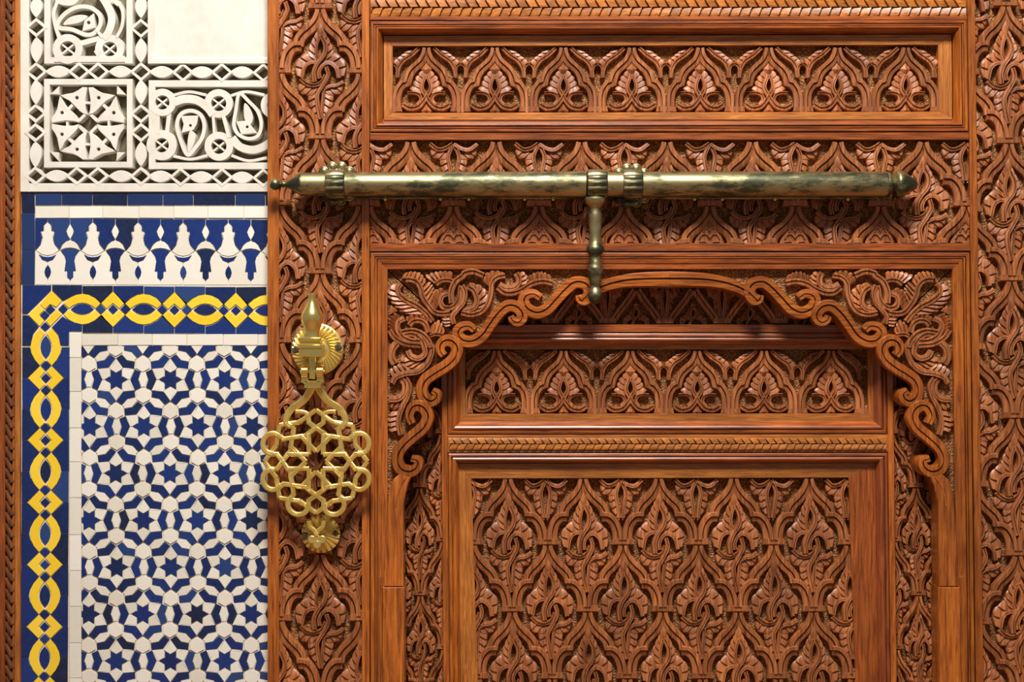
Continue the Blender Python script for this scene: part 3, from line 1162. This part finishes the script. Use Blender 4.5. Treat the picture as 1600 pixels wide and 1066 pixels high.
# head rope moulding and rails
R0 = rx(20)
rp = board('rope_rail', [(577.5, -60), (R0 - .5, -60), (R0 - .5, 32), (577.5, 32)], -44, -7, 'wood_frame_h', door)
rope(rp, 579, R0 - 2, -3, 15.6, 13.5, -9, 10)
board('rail_band', [(578, 25.5), (R0 - .8, 25), (R0 - .8, 31), (578, 31.5)], -20, 0, 'wood_frame_h', door)
board('top_beam', [(577.5, -150), (rx(-60) - .5, -150), (rx(-60) - .5, -22), (577.5, -22)], -44, 0, 'wood_h', door)

# top panel
Q1 = [(577.8, 32), (rx(40) - .6, 30), (rx(207) - .8, 206), (577.8, 207)]
PROF1 = [(0, -9), (.9, -9), (1.2, -.5), (2, 0), (5.6, 0), (6.3, -4.5), (6.9, -4.5), (7.1, -.8), (8.7, -.8), (8.9, -4.5), (9.6, -4.5), (10, 0), (11.2, 1.2), (13.2, .8), (14, -1.6), (16.3, -5), (18, -11), (19.3, -18), (20.5, -18)]
moulding(door, Q1, PROF1, ('wood_frame_h', 'wood_v', 'wood_frame_h', 'wood_v'))
tp = board('carved_panel', inset(Q1, 18), -44, -34, 'wood_ground', door)
c1 = [(613.5, 72), (1466, 70), (1466.5, 174.5), (613.5, 176.5)]
o1 = inset(Q1, 19.5)
for k, (mt) in enumerate(('wood_pale_h', 'wood_pale_v', 'wood_pale_h', 'wood_pale_v')):
    j = (k + 1) % 4
    board('panel_border', [o1[k], o1[j], c1[j], c1[k]], -40, -18, mt, tp, .4)
arcade(tp, [(613.8, 73), (1466, 71), (1466, 178), (613.8, 178)], [666 + 107.15 * i for i in range(8)], 75, 107.15, 100.5, -34, 15.5)

# middle frieze behind the bolt
board('rail_band', [(578, 208), (rx(208) - .5, 207), (rx(219) - .5, 218.5), (578, 219)], -44, 0, 'wood_frame_h', door)
fr = board('carved_frieze', [(577.6, 217), (rx(219) - .3, 217), (rx(382) - .3, 384), (577.6, 384)], -44, GD, 'wood_ground', door)
xs = [641.5 + 133.7 * i for i in range(7)]
lattice(fr, [(577.8, 219.5), (rx(219) - .7, 219), (rx(380) - .7, 380.5), (577.8, 381)],
        [(222, 101, xs), (323, 101, [x - 66.85 for x in xs] + [xs[-1] + 66.85])], 133.7, 101, GD, 16.5, 0, True, (1,))
board('rail_band', [(578, 380.5), (rx(380) - .5, 380), (rx(392) - .5, 392), (578, 393)], -44, 0, 'wood_frame_h', door)

# moulding round the arched wicket
Q2 = [(577.8, 393.5), (rx(393) - .6, 393), (rx(1400) - .6, 1400), (577.8, 1400)]
PROF2 = [(0, -9), (1.4, -9), (1.8, -.5), (2.6, 0), (7.2, 0), (7.6, -5), (8.4, -5), (8.7, -.5), (10.6, -.5), (11, -5), (11.8, -5), (12.2, -1), (13, 0), (18, -1.0), (18.6, -2.4), (26.8, -2.8), (27.4, -3.4), (27.6, -14)]
moulding(door, Q2, PROF2, ('wood_frame_h', 'wood_v', 'wood_frame_h', 'wood_v'), sides=(0, 1, 3))

# spandrel: two boards mitred at each corner, cut to the arch
SG = -15.0
AX = 1046.0


def c5(pts):
    return [(600 + x / 7.614, 415 + y / 7.614) for x, y in pts]


def c6(pts):
    return [(700 + x / 7.273, 410 + y / 7.273) for x, y in pts]


def c7(pts):
    return [(590 + x / 6.664, 530 + y / 6.664) for x, y in pts]


def c8(pts):
    return [(590 + x / 6.664, 640 + y / 6.664) for x, y in pts]


S2 = c6([(300, 770), (236, 722), (145, 740), (108, 808), (160, 885), (270, 902), (385, 838), (470, 720), (565, 590), (670, 500), (770, 505), (835, 570), (838, 640), (790, 678), (735, 655), (712, 610)])
S1 = c6([(1050, 402), (980, 356), (895, 370), (858, 432), (895, 525), (1010, 575), (1125, 535), (1230, 425), (1340, 308), (1440, 232), (1540, 236)]) + [(919, 449), (921, 461), (914, 470), (906, 468), (904, 461)]
S3 = c7([(690, 170), (655, 120), (665, 50), (725, 15), (795, 40), (828, 115), (790, 210), (700, 288), (580, 362), (495, 430), (460, 520), (480, 605), (545, 650), (605, 625), (620, 570), (570, 535)])
S4 = c7([(360, 880), (330, 800), (365, 715), (430, 695), (495, 740), (520, 820), (475, 920)]) + c8([(375, 275), (275, 365), (215, 455), (205, 550), (250, 630), (340, 650), (410, 605), (420, 535), (350, 510)])
S5 = [(910, 470), (926, 456), (948, 446), (975, 439.5), (1005, 437), (1046, 436.5)]
SCROLL = [(-.5, -2.4), (-.5, .72), (-.42, .86), (-.02, .9), (.02, .62), (.08, .64), (.11, 1.0), (.42, 1.0), (.5, .85), (.5, 0)]


def spandrel(side):
    fx = (lambda x, y, d: (x, y, d)) if side < 0 else (lambda x, y, d: (2 * AX - x + .012 * (y - 425), y, d))
    q = 1.15
    top = [(605, 420.5), (AX, 420.5), (AX, 440), (990, 440), (948, 449), (928, 458), (905, 447), (880, 468), (862, 484), (838, 484), (820, 477), (800, 480), (775, 510), (757, 531), (738, 536), (722, 527), (604.5 + q, 420.5)]
    left = [(604.5, 421.5), (720, 529), (708, 545), (706, 560), (690, 573), (668, 588), (657, 608), (662, 624), (668, 640), (668, 656), (655, 678), (628, 706), (621, 724), (628, 738), (640, 748), (634, 765), (631, 800), (604.5, 800)]
    out = []
    for nm, poly, lab in (('spandrel_board', top, None), ('spandrel_board', left, None)):
        mb = MB().relief(poly, -40, SG).map(fx)
        out.append(obj(nm, mb, 'wood_ground', door, SG))
    bt, bl = out
    HS = 14.0

    def sw(name, b, pts, wd, hh=1.0, prof=STRAND, n=5, flip=False):
        P = cr(pts, n)
        if flip:
            P = P[::-1]
        mb = MB().sweep(P, wd * 1.18, prof, HS * hh).map(lambda x, y, d: fx(x, y, d + SG))
        obj(name, mb, 'wood_carved', b, 0)

    def fe(b, A, B, n, lo=.55, hi=.85):
        mb = MB().feather(cr(A, 4), cr(B, 4), n, HS * lo, HS * hi, .1, 4).map(lambda x, y, d: fx(x, y, d + SG))
        obj('carved_leaf', mb, 'wood_carved', b, 0)
    # the arch's running scrolls
    taper = lambda a, m_, c: (lambda t: a + (m_ - a) * min(1, t / .22) if t < .5 else c + (m_ - c) * min(1, (1 - t) / .22))
    for b, P in ((bt, S1), (bt, S2)):
        mb = MB().sweep(cr(P, 6), taper(12, 19.5, 10.5), SCROLL, HS * 1.35).map(lambda x, y, d: fx(x, y, d + SG))
        obj('arch_scroll', mb, 'wood_h', b, 2)
    for P in (S3, S4):
        PR = [(-o, h) for o, h in reversed(SCROLL)]
        mb = MB().sweep(cr(P, 6), taper(12, 20, 10.5), SCROLL, HS * 1.35).map(lambda x, y, d: fx(x, y, d + SG))
        obj('arch_scroll', mb, 'wood_v', bl, 2)
    mb = MB().sweep(cr(S5, 6), lambda t: 15 + 10 * t, SCROLL, HS * 1.4).map(lambda x, y, d: fx(x, y, d + SG))
    obj('arch_crown', mb, 'wood_h', bt, 2)
    # column below the scrolls
    colp = c8([(232, 668), (300, 690), (352, 700), (318, 770), (290, 880), (272, 980)]) + [(630.5, 800), (630.5, 917), (600, 917), (601, 860)] + c8([(100, 1000), (125, 830), (165, 725)])
    mb = MB().relief(colp, -40, 1.5, 1.5).map(fx)
    col = obj('column', mb, 'wood_v', door, 1)
    mb = MB().sweep(cr(c8([(300, 700), (240, 790), (205, 900), (190, 1010)]), 4), 1.6, FLAT, 2.4).map(lambda x, y, d: fx(x, y, d + .6))
    obj('column_ridge', mb, 'wood_v', col, 1)
    mb = MB().relief([(597.5, 918), (631.8, 918), (631.8, 1400), (597.5, 1400)], -40, 3, 1.2).map(fx)
    obj('column', mb, 'wood_v', door, 3)
    mb = MB().relief([(591, 903), (594.2, 900), (597.3, 903), (597.3, 1400), (591, 1400)], -20, 2.5, .8).map(fx)
    obj('column_bead', mb, 'wood_v', door, 2)
    # corner foliage, upper board
    sw('scroll_stem', bt, c5([(250, 172), (310, 168), (380, 195), (430, 265), (455, 370), (520, 470), (595, 555), (690, 578), (785, 566)]), 8)
    sw('scroll_stem', bt, c5([(806, 448), (800, 320), (850, 195), (945, 120)]) + c6([(190, 125), (290, 108), (402, 152)]), 9, 1.1)
    sw('scroll_stem', bt, c5([(748, 335), (690, 360), (668, 430), (700, 495), (780, 508), (850, 470), (900, 385), (905, 300), (922, 240)]), 8, .95)
    sw('scroll_stem', bt, c5([(925, 236), (962, 320), (945, 430), (870, 525), (812, 605), (828, 695)]), 7.5, 1.1)
    sw('scroll_stem', bt, c6([(222, 278), (290, 325), (325, 430), (290, 515), (170, 545)]), 8, .95)
    sw('scroll_stem', bt, c6([(150, 575), (260, 596), (375, 565), (448, 480), (488, 350), (500, 240), (560, 172), (650, 152)]), 7.5, 1.05)
    sw('scroll_stem', bt, c6([(770, 122), (800, 175), (796, 240), (740, 285), (655, 288), (580, 250)]), 9, 1.0)
    sw('scroll_stem', bt, c6([(560, 285), (640, 345), (740, 350), (850, 310), (955, 245), (1075, 218), (1190, 238)]), 8.5, 1.05)
    sw('scroll_stem', bt, c5([(615, 225), (680, 180), (760, 172), (820, 190)]), 7, .9)
    fe(bt, c5([(205, 158), (300, 138), (395, 165), (455, 250)]), c5([(230, 95), (320, 66), (430, 90), (500, 190)]), 6)
    fe(bt, c5([(455, 250), (478, 370), (540, 470)]), c5([(545, 175), (585, 270), (600, 330)]), 4)
    fe(bt, c5([(600, 550), (640, 480), (650, 400), (730, 320)]), c5([(545, 470), (555, 370), (590, 300), (690, 262)]), 5)
    fe(bt, c5([(800, 150), (720, 150), (640, 165), (600, 215)]), c5([(820, 75), (720, 55), (600, 75), (480, 120)]), 6)
    fe(bt, c6([(245, 275), (330, 340), (352, 430), (325, 520), (240, 565)]), c6([(240, 225), (380, 270), (455, 380), (440, 470), (360, 560)]), 6)
    fe(bt, c6([(500, 300), (510, 220), (580, 150), (640, 150)]), c6([(370, 200), (440, 120), (540, 80), (640, 120)]), 5)
    fe(bt, c6([(815, 105), (838, 180), (815, 270)]), c6([(850, 90), (905, 165), (905, 230)]), 3)
    fe(bt, c6([(915, 225), (1040, 188), (1190, 220)]), c6([(905, 160), (1040, 100), (1170, 150)]), 6)
    fe(bt, c5([(795, 610), (790, 660), (785, 720)]), c5([(690, 610), (690, 670), (720, 730)]), 3)
    fe(bt, c5([(690, 600), (740, 590), (800, 580)]), c5([(690, 640), (740, 630), (790, 610)]), 2)
    # corner foliage, side board
    sw('scroll_stem', bl, c5([(200, 215), (165, 265), (175, 340), (270, 420), (400, 488), (500, 575), (575, 670)]), 8)
    sw('scroll_stem', bl, c5([(300, 715), (350, 665), (430, 660), (495, 710), (520, 800)]), 8, .95)
    sw('scroll_stem', bl, c5([(240, 628), (172, 665), (155, 750), (215, 850), (320, 900), (428, 905)]), 8.5, 1.0)
    sw('scroll_stem', bl, c5([(58, 770), (120, 860), (250, 935), (435, 955)]), 8, .9)
    sw('scroll_stem', bl, c5([(205, 800), (330, 778), (440, 812), (520, 890), (560, 990)]) + c7([(560, 70), (560, 150), (515, 255), (425, 335), (290, 358), (190, 395), (150, 460)]), 8.5, 1.1)
    sw('scroll_stem', bl, c5([(225, 835), (335, 820), (420, 870), (470, 950)]) + c7([(480, 80), (490, 150), (430, 200), (350, 180), (312, 118)]), 8, .98)
    sw('scroll_stem', bl, c5([(545, 840), (610, 818), (705, 830)]), 6, .9)
    sw('scroll_stem', bl, c7([(205, 40), (155, 100), (140, 190), (175, 262)]), 11, .9)
    sw('scroll_stem', bl, c7([(285, 405), (325, 490), (315, 580), (262, 690), (222, 800), (212, 900), (238, 1000)]), 8, 1.0)
    sw('scroll_stem', bl, c7([(240, 410), (280, 480), (268, 570), (210, 622), (118, 628)]), 9, .95)
    fe(bl, c5([(150, 225), (148, 330), (240, 435), (400, 520), (500, 640)]), c5([(100, 215), (38, 320), (110, 460), (250, 570), (370, 570)]), 8)
    fe(bl, c5([(300, 690), (360, 645), (450, 650), (520, 730)]), c5([(250, 640), (310, 575), (430, 560), (520, 630)]), 6)
    fe(bl, c5([(545, 815), (620, 800), (700, 820)]), c5([(560, 690), (660, 660), (722, 780)]), 4)
    fe(bl, c5([(130, 800), (135, 710), (215, 620)]), c5([(50, 760), (50, 640), (130, 560)]), 5)
    fe(bl, c5([(60, 590), (110, 560), (160, 545)]), c5([(60, 500), (90, 480), (150, 530)]), 2)
    fe(bl, c7([(370, 325), (240, 340), (150, 390)]), c7([(290, 260), (190, 265), (115, 330)]), 4)
    fe(bl, c7([(330, 185), (400, 225), (500, 245)]), c7([(235, 190), (280, 290), (400, 325)]), 4)
    fe(bl, c7([(120, 650), (200, 662), (275, 655)]), c7([(112, 690), (160, 745), (245, 720)]), 3)
    fe(bl, c7([(232, 735), (205, 830), (195, 950)]), c7([(130, 760), (95, 870), (130, 975)]), 4)


spandrel(-1)
spandrel(1)

# ------------------------------------------------------------------ the wicket set back behind the arch
wick = empty('door_2', 1046, FLOOR_Y, -40, 'smaller inner door of carved cedar panels recessed behind the scrolled arch', 'door', 'structure', Vector((.24, .04, 0)))
WF = -40.0            # face of the wicket's frame


def wl(y):            # left and right edges of the wicket's frame lean a little
    return 690 + 8.0 * (y - 700) / 1000


def wr(y):
    return 1397 + 12.0 * (y - 700) / 1000


obj('backing_board', MB().box(560, 400, 1530, 1400, -110, -78), 'wood_frame_v', wick, -78)
# side strips of lattice
SGD = -62.0
for x0, x1, c0x, kk in ((626, 692, 655, .010), (1396, 1470, 1432, .024)):
    z = [(x0 - 8, 410), (x1, 410), (x1 + (3.5 if kk < .02 else 6), 1200), (x0 - 4, 1200)]
    if kk < .02:
        z = [(600, 410), (wl(410), 410), (wl(1200), 1200), (600, 1200)]
    else:
        z = [(wr(410), 410), (1490, 410), (1500, 1200), (wr(1200), 1200)]
    sp = board('side_panel', z, -76, SGD, 'wood_ground', wick)
    rws = []
    for i in range(-4, 6):
        y = 763 + 84.4 * i
        x = c0x + kk * (y - 763)
        rws.append((y, 84.4, [x] if i % 2 == 0 else [x - 36, x + 36]))
    lattice(sp, z, rws, 72, 84.4, SGD, 16, kk)
# frame posts
board('wicket_post', [(wl(410), 410), (wl(410) + 9.2, 410), (wl(1400) + 9.2, 1400), (wl(1400), 1400)], -76, WF, 'wood_v', wick)
board('wicket_post', [(wr(410) - 9.2, 410), (wr(410), 410), (wr(1400), 1400), (wr(1400) - 9.2, 1400)], -76, WF, 'wood_v', wick)
# lunette under the arch
lp = board('lunette_panel', [(650, 415), (1450, 415), (1450, 512), (650, 512)], -76, -62, 'wood_ground', wick)
lz = [(700, 416), (1388, 416), (1388, 507.5), (700, 507.5)]
LA, LB, LF, LG = ogee_arch(89.5, 96, 16), foot_block(89.5, 96, 16), flower(89.5, 100, 14, 0), flower(89.5, 110, 14, 0, 'low')
la = MB().sweep(cr([(2, 0), (14, 18), (28, 36), (38, 52)], 4), 12, RIB, 16).mirror(0)
lf = flower(70, 44, 13, 0, 'top')
for i in range(-4, 5):
    x = 1039 + 89.5 * i - 44.7
    motif('lunette_arch', 0, la, 'wood_carved', lp, x, 453, -62, -46, 1, lz)
    motif('carved_flower', 'lun', lf, 'wood_carved', lp, x, 463, -62, -46, 1, lz)
    motif('arch_foot', 'lun', LB, 'wood_carved', lp, x + 44.7, 507, -62, -46, 1, lz)
    motif('hanging_palmette', 'lun', LG, 'wood_carved', lp, x + 44.7, 320, -62, -46, 1, lz)
board('lunette_rail', [(699.5, 507.5), (1387, 507), (1387, 519.5), (699.5, 519.5)], -76, WF, 'wood_frame_h', wick)

# upper panel of the wicket
Q3 = [(wl(520) + 9.4, 520), (wr(520) - 9.4, 520), (wr(679) - 9.4, 678.5), (wl(679) + 9.4, 679.5)]
PROF3 = [(0, -7), (1, -7), (1.3, -.4), (2, 0), (6.2, 0), (6.6, -5), (7.8, -5), (8.1, -.6), (9, 0), (10.6, .3), (12.4, -.4), (14.5, -3), (17, -7), (19, -11), (20, -12)]
PROF3 = [(o, d + WF) for o, d in PROF3]
moulding(wick, Q3, PROF3, ('wood_frame_h', 'wood_red', 'wood_frame_h', 'wood_v'), WF)
up = board('carved_panel', inset(Q3, 17), -80, -69, 'wood_ground', wick)
o3 = inset(Q3, 19)
c3 = [(726.5, 546), (1356, 546), (1357, 646.5), (727.5, 647)]
for k in range(4):
    j = (k + 1) % 4
    board('panel_border', [o3[k], o3[j], c3[j], c3[k]], -74, WF - 12.3, ('wood_pale_h', 'wood_pale_v')[k % 2], up, .4)
arcade(up, [(727, 546.5), (1356, 546.5), (1357, 648), (728, 648)], [776 + 104.6 * i for i in range(6)], 549, 104.6, 98.5, -69, 15.5)

# rope rail
rr = board('rope_rail', [(wl(680) + 9.4, 680), (wr(680) - 9.4, 679), (wr(708) - 9.4, 706.5), (wl(708) + 9.4, 707.5)], -76, WF - 1, 'wood_pale_h', wick)
rope(rr, 701, 1385.5, 685, 12.55, 8.6, WF - 1.6, 6)

# large lower panel
Q4 = [(wl(708) + 9.4, 708), (wr(708) - 9.4, 707), (wr(1400) - 9.4, 1400), (wl(1400) + 9.4, 1400)]
PROF4 = [(0, -7), (1, -7), (1.3, -.4), (2, 0), (5.4, 0), (5.8, -5), (7, -5), (7.3, -.6), (8, 0), (10.5, .6), (12.4, -.4), (14.5, -4), (16.5, -9), (17.5, -13), (18, -13)]
PROF4 = [(o, d + WF) for o, d in PROF4]
moulding(wick, Q4, PROF4, ('wood_frame_h', 'wood_red', 'wood_frame_h', 'wood_v'), WF, sides=(0, 1, 3))
Q5 = [(736.5, 748), (1326, 746.5), (1341.5, 1200), (751, 1200)]
o4 = inset(Q4, 17)
lpn = board('carved_panel', [(o4[0][0], o4[0][1]), (o4[1][0] - 3, o4[1][1]), (o4[2][0] - 3, 1400), (o4[3][0], 1400)], -80, -69, 'wood_ground', wick)
board('panel_border', [o4[0], (o4[1][0] - 3.5, o4[1][1]), Q5[1], Q5[0]], -74, WF - 12, 'wood_pale_h', lpn, .4)
board('panel_border', [(o4[0][0], o4[0][1]), Q5[0], Q5[3], (o4[3][0], 1200)], -74, WF - 12, 'wood_pale_v', lpn, .4)
board('panel_border', [(o4[1][0] - 3.5, o4[1][1]), (o4[1][0] + 2.5, 1200), Q5[2], Q5[1]], -74, WF - 12, 'wood_frame_v', lpn, .4)
rws = []
for r in range(5):
    y = 748 + 104.8 * r
    sh = .033 * (y - 748)
    rws.append((y, 104.8, [793.5 + 117.8 * i + sh - (58.9 if r % 2 else 0) for i in range(6 if r % 2 else 5)]))
lattice(lpn, Q5, rws, 117.8, 104.8, -69, 16, .033, True)

# ------------------------------------------------------------------ the sliding bolt
BD = 27.0
bolt = empty('sliding_bolt', 920, 288, BD, 'long aged brass sliding bolt with a hanging turned handle across the door', 'bolt')
bs_ = S(BD)


def bl_(name, prof, parent=bolt, axis='x', c=(0, 288), mat='brass_aged', n=32, flute=None, d=BD, angle=40):
    mb = MB().lathe(prof, c[0], c[1], d, axis, n, flute)
    return obj(name, mb, mat, parent, BD, angle)


arc = lambda c, r, a0, a1, n: [(c - r * math.cos(math.radians(a0 + (a1 - a0) * i / n)), max(.3, r * math.sin(math.radians(a0 + (a1 - a0) * i / n)))) for i in range(n + 1)]
bl_('barrel', [(470, 18.4), (540, 18.8), (640, 19.4), (915, 20.4)])
bl_('barrel', [(945, 20), (1150, 20.2), (1382, 19.6), (1385, 18.8), (1387, 17)])
bl_('ball_end', arc(430, 9.2, 0, 158, 12) + [(440, 4.4), (442, 5.2), (444, 4.2), (448, 4.8), (455, 8.5), (462, 13.5), (467, 16.5), (469, 18.4), (472, 18.6), (474, 17.4), (476, 18.2), (480, 18.2)])
bl_('finial', [(1385, 18), (1387, 19.2), (1390, 18.6), (1393, 15.5), (1396, 15), (1398, 18), (1401, 21.6), (1404, 22.4), (1409, 21), (1418, 15.5), (1426, 11), (1431, 7.5), (1433, 4), (1433.8, .3)])
for x0, x1 in ((509.5, 540), (917, 949), (972.5, 1004)):
    bl_('strap', [(x0, 19), (x0 + .5, 21), (x0 + 2, 22, 2.6), (x1 - 2, 22, 2.6), (x1 - .5, 21), (x1, 19)], n=84, flute=14, angle=60)
for x, y in ((526, 287), (987, 290)):
    mb = MB()
    for k in range(12):
        a = 2 * math.pi * (k + .5) / 12
        mb.lathe([(-6, 8.6), (3, 8.6), (5, 7.2), (5.4, 6), (4.4, 4.8), (5.4, 3), (5.8, .3)], x + 28 * math.cos(a), y + 28 * math.sin(a), 0, 'd', 12)
    mb.lathe([(-6, 26), (2, 26), (5, 22), (6, .3)], x, y, 0, 'd', 24)
    obj('rosette_plate', mb, 'brass_aged', bolt, 4, 50)
obj('back_plate', MB().box(545, 274, 1390, 311, -3, 3, 1), 'brass_aged', bolt, 3)
for x in (600, 687, 732, 820, 865, 1088, 1132, 1215, 1330):
    bl_('rivet', [(3, 3.2), (5, 3), (6.6, 1.6), (7, .3)], axis='d', c=(x, 309), n=12, mat='brass')
HP = [(306, 11), (309, 15), (311, 16.2), (316, 15.6), (319, 13.6), (321, 11), (324, 9), (328, 8.4), (333, 9.8), (340, 10), (352, 9.2), (365, 8), (376, 8.2), (382, 9.6), (386, 12.4), (390, 13.2), (393, 12.8), (396, 10.6), (399, 8.6), (404, 8.2), (408, 8.8), (411, 9.8), (414, 9.6), (417, 11), (421, 11.4), (424, 10.8), (426, 10.4), (434, 9.4), (442, 7.6), (449, 6.2), (451, 6.6), (454, 9), (459, 10.2), (465, 10.2), (470, 8.4), (474, 4.5), (475.4, .3)]
bl_('handle', [(y, r_ * 1.1) for y, r_ in HP], axis='y', c=(930, 0))

# ------------------------------------------------------------------ the door knocker
kn = empty('door_knocker', 493, 660, 20, 'polished brass door knocker with an openwork star plate hanging from a fluted round mount', 'knocker')
pl = MB()
prof = [(-6, 40), (0, 41), (4, 40.5), (7, 36), (9, 28), (9, 22), (6, 18), (8, 13), (9, .4)]
pl.lathe(prof, 495, 546, 0, 'd', 64)
plate = obj('mount_plate', pl, 'brass', kn, 8, 40)
for k in range(34):
    a = 2 * math.pi * k / 34
    p = [(495 + r * math.cos(a + (r - 20) * .014), 546 + r * math.sin(a + (r - 20) * .014)) for r in (21, 26, 31, 35, 38.6)]
    mb = MB().sweep(p, lambda t: 2.4 + 3.2 * t, [(-.5, 0), (-.3, .7), (0, 1), (.3, .7), (.5, 0)], 3.4).map(lambda x, y, d: (x, y, d + 8.2 - 2.2 * max(0, math.hypot(x - 495, y - 546) - 30) / 8))
    obj('flute', mb, 'brass', plate, 8)


def screw(x, y, d, r, parent):
    m = MB().lathe([(d - 4, r), (d + 1.5, r), (d + 3, r * .7), (d + 3.2, .3)], x, y, 0, 'd', 16)
    o = obj('screw', m, 'screw_metal', parent, d)
    obj('slot', MB().box(x - .6, y - r * .8, x + .6, y + r * .8, d + 2.4, d + 3.6), 'shadow_gap', o, d)


screw(462, 547, 9, 5.4, kn)
screw(528.5, 543, 9, 5.4, kn)
KD = 52.0
kb = lambda name, m, dr=KD, parent=kn, ang=40: obj(name, m, 'brass_polished' if dr > 40 else 'brass', parent, dr, ang)
kb('post', MB().lathe([(5, 13), (20, 9.5), (40, 10), (50, 12)], 490, 545, 0, 'd', 24), 30)
kb('knob', MB().lathe([(458, .4), (458.4, 6), (461, 6.6), (464, 6.2), (470, 6.8), (476, 9.2), (483, 13.2), (490, 16.8), (496, 18), (502, 17.4), (508, 15), (514, 12.8), (520, 11.8), (526, 12), (530, 13)], 487.5, 0, KD, 'y', 36))
blk = MB()
blk.box(468, 527.5, 504, 533.5, 36, 68, 1.4)
blk.box(470, 533, 502, 538, 38, 65, 1)
blk.box(468, 538, 505, 544.5, 36, 69, 1.6)
blk.box(469.5, 544, 506, 557.5, 37, 67, 1.4)
kb('block', blk)
kb('hinge_tongue', MB().box(483.5, 555, 493, 592, 44, 52, 1), 48)
for x0, x1 in ((470.5, 481.5), (494.5, 505.5)):
    kb('hinge_lug', MB().lathe([(x0, 9), (x0 + .8, 10), (x1 - .8, 10), (x1, 9)], 0, 581, 46, 'x', 24).add(MB().box(x0, 582, x1, 598, 38, 50, 1)), 50)
kb('hinge_pin', MB().lathe([(469, 3), (507, 3)], 0, 581, 46, 'x', 14), 48)
kb('collar', MB().box(474.5, 595, 502.5, 600, 32, 50, 1.2).add(MB().box(476, 599.5, 501.5, 606, 32, 49, 1)), 46)

# openwork plate: eight-fold star tracery
KC = (493.6, 721.5)
KS = 1 / 3.95
LD = 30.0
TR = [(-.5, -.9), (-.5, .75), (-.4, .95), (-.2, 1), (-.13, .8), (-.05, 1), (.05, 1), (.13, .8), (.2, 1), (.4, .95), (.5, .75), (.5, -.9), (-.5, -.9)]


def kr(p, a, mir):
    along, acr = p
    if mir:
        acr = -acr
    c, s = math.cos(a), math.sin(a)
    # axis 0 points up
    x, y = acr, -along
    return (KC[0] + (x * c - y * s) * KS, KC[1] + (x * s + y * c) * KS)


t8 = math.tan(math.radians(22.5))
BARS = [[(62, 0), (106, 106 * t8), (176, 46), (207, 0)], [(159, 159 * t8), (207, 0), (241, 46), (286, 46), (318, 0)], [(318, 0), (286, 46), (244, 244 * t8)], [(106, 106 * t8), (159, 159 * t8)]]
for a8 in range(8):
    an = a8 * math.pi / 4
    m = MB()
    for mir in (0, 1):
        for i, B in enumerate(BARS):
            m.sweep([kr(p, an, mir) for p in B], 7.2, TR, 4.5 - .25 * i + .12 * mir)
    m = m.map(lambda x, y, d: (x, y, d + LD - 4))
    kb('star_tracery', m, LD, ang=50)
for a8 in range(8):
    an = (a8 + .5) * math.pi / 4
    c = (294, 0)
    r = 56
    if a8 in (0, 7):
        continue
    P = [kr((c[0] + r * 1.0 * math.cos(math.radians(t)), r * 1.12 * math.sin(math.radians(t))), an, 0) for t in range(-128, 129, 16)]
    m = MB().sweep(P, 8.0, TR, 4.6).map(lambda x, y, d: (x, y, d + LD - 4))
    kb('loop', m, LD, ang=50)


def k4(pts):
    return [(405 + x / 3.95, 600 + y / 3.95) for x, y in pts]


for mir in (0, 1):
    P = cr(k4([(330, 12), (312, 50), (272, 105), (205, 150), (172, 195), (165, 240), (195, 262)]), 5)
    m = MB().sweep(P, lambda t: 8.6 + 4.0 * (1 - t), TR, 5)
    m = m.map(lambda x, y, d: (x, y, d + LD - 4 + max(0, (640 - y)) * .22))
    if mir:
        m.mirror(KC[0] - .6, True)
    kb('arm', m, LD, ang=50)
    P = cr(k4([(195, 250), (240, 235), (290, 205), (296, 185), (262, 172), (225, 172)]), 5)
    m = MB().sweep(P, 6.6, TR, 4.4).map(lambda x, y, d: (x, y, d + LD - 4))
    if mir:
        m.mirror(KC[0] - .6, True)
    kb('loop', m, LD, ang=50)
m = MB()
for mir in (0, 1):
    q = MB().sweep(cr(k4([(305, 845), (312, 880), (338, 905), (356, 935)]), 4), 7, TR, 4.5)
    if mir:
        q.mirror(KC[0] + .6, True)
    m.add(q)
for x, y, r in ((325, 960, 24), (388, 960, 24), (357, 990, 26), (357, 955, 22)):
    p = k4([(x, y)])[0]
    m.lathe([(-3, r * KS), (2.4, r * KS), (3.4, r * KS * .8), (3, r * KS * .5), (3.6, .3)], p[0], p[1], 0, 'd', 16)
m = m.map(lambda x, y, d: (x, y, d + 20))
kb('pendant', m, 22, ang=45)

# strike plate below
st = empty('strike_plate', 500, 836, 6, 'small round fluted brass strike plate with two screws below the knocker', 'strike plate')
sc_ = k4([(380, 925)])[0]
obj('plate', MB().lathe([(-10, 27), (0, 28), (4, 26), (6, 20), (7, .4)], sc_[0], sc_[1], 0, 'd', 40), 'brass', st, 4)
for k in range(20):
    a = 2 * math.pi * (k + .5) / 20
    p = [(sc_[0] + r * math.cos(a), sc_[1] + r * math.sin(a)) for r in (9, 15, 21, 26, 30)]
    mb = MB().sweep(p, lambda t: 2.6 + 6.2 * t, [(-.5, 0), (-.4, .5), (-.15, .95), (.15, .95), (.4, .5), (.5, 0)], 4.2).map(lambda x, y, d: (x, y, d + 5 - 2.4 * max(0, math.hypot(x - sc_[0], y - sc_[1]) - 20) / 10))
    obj('flute', mb, 'brass', st, 6)
screw(*k4([(282, 938)])[0], 7, 4.4, st)
screw(*k4([(470, 922)])[0], 7, 4.4, st)
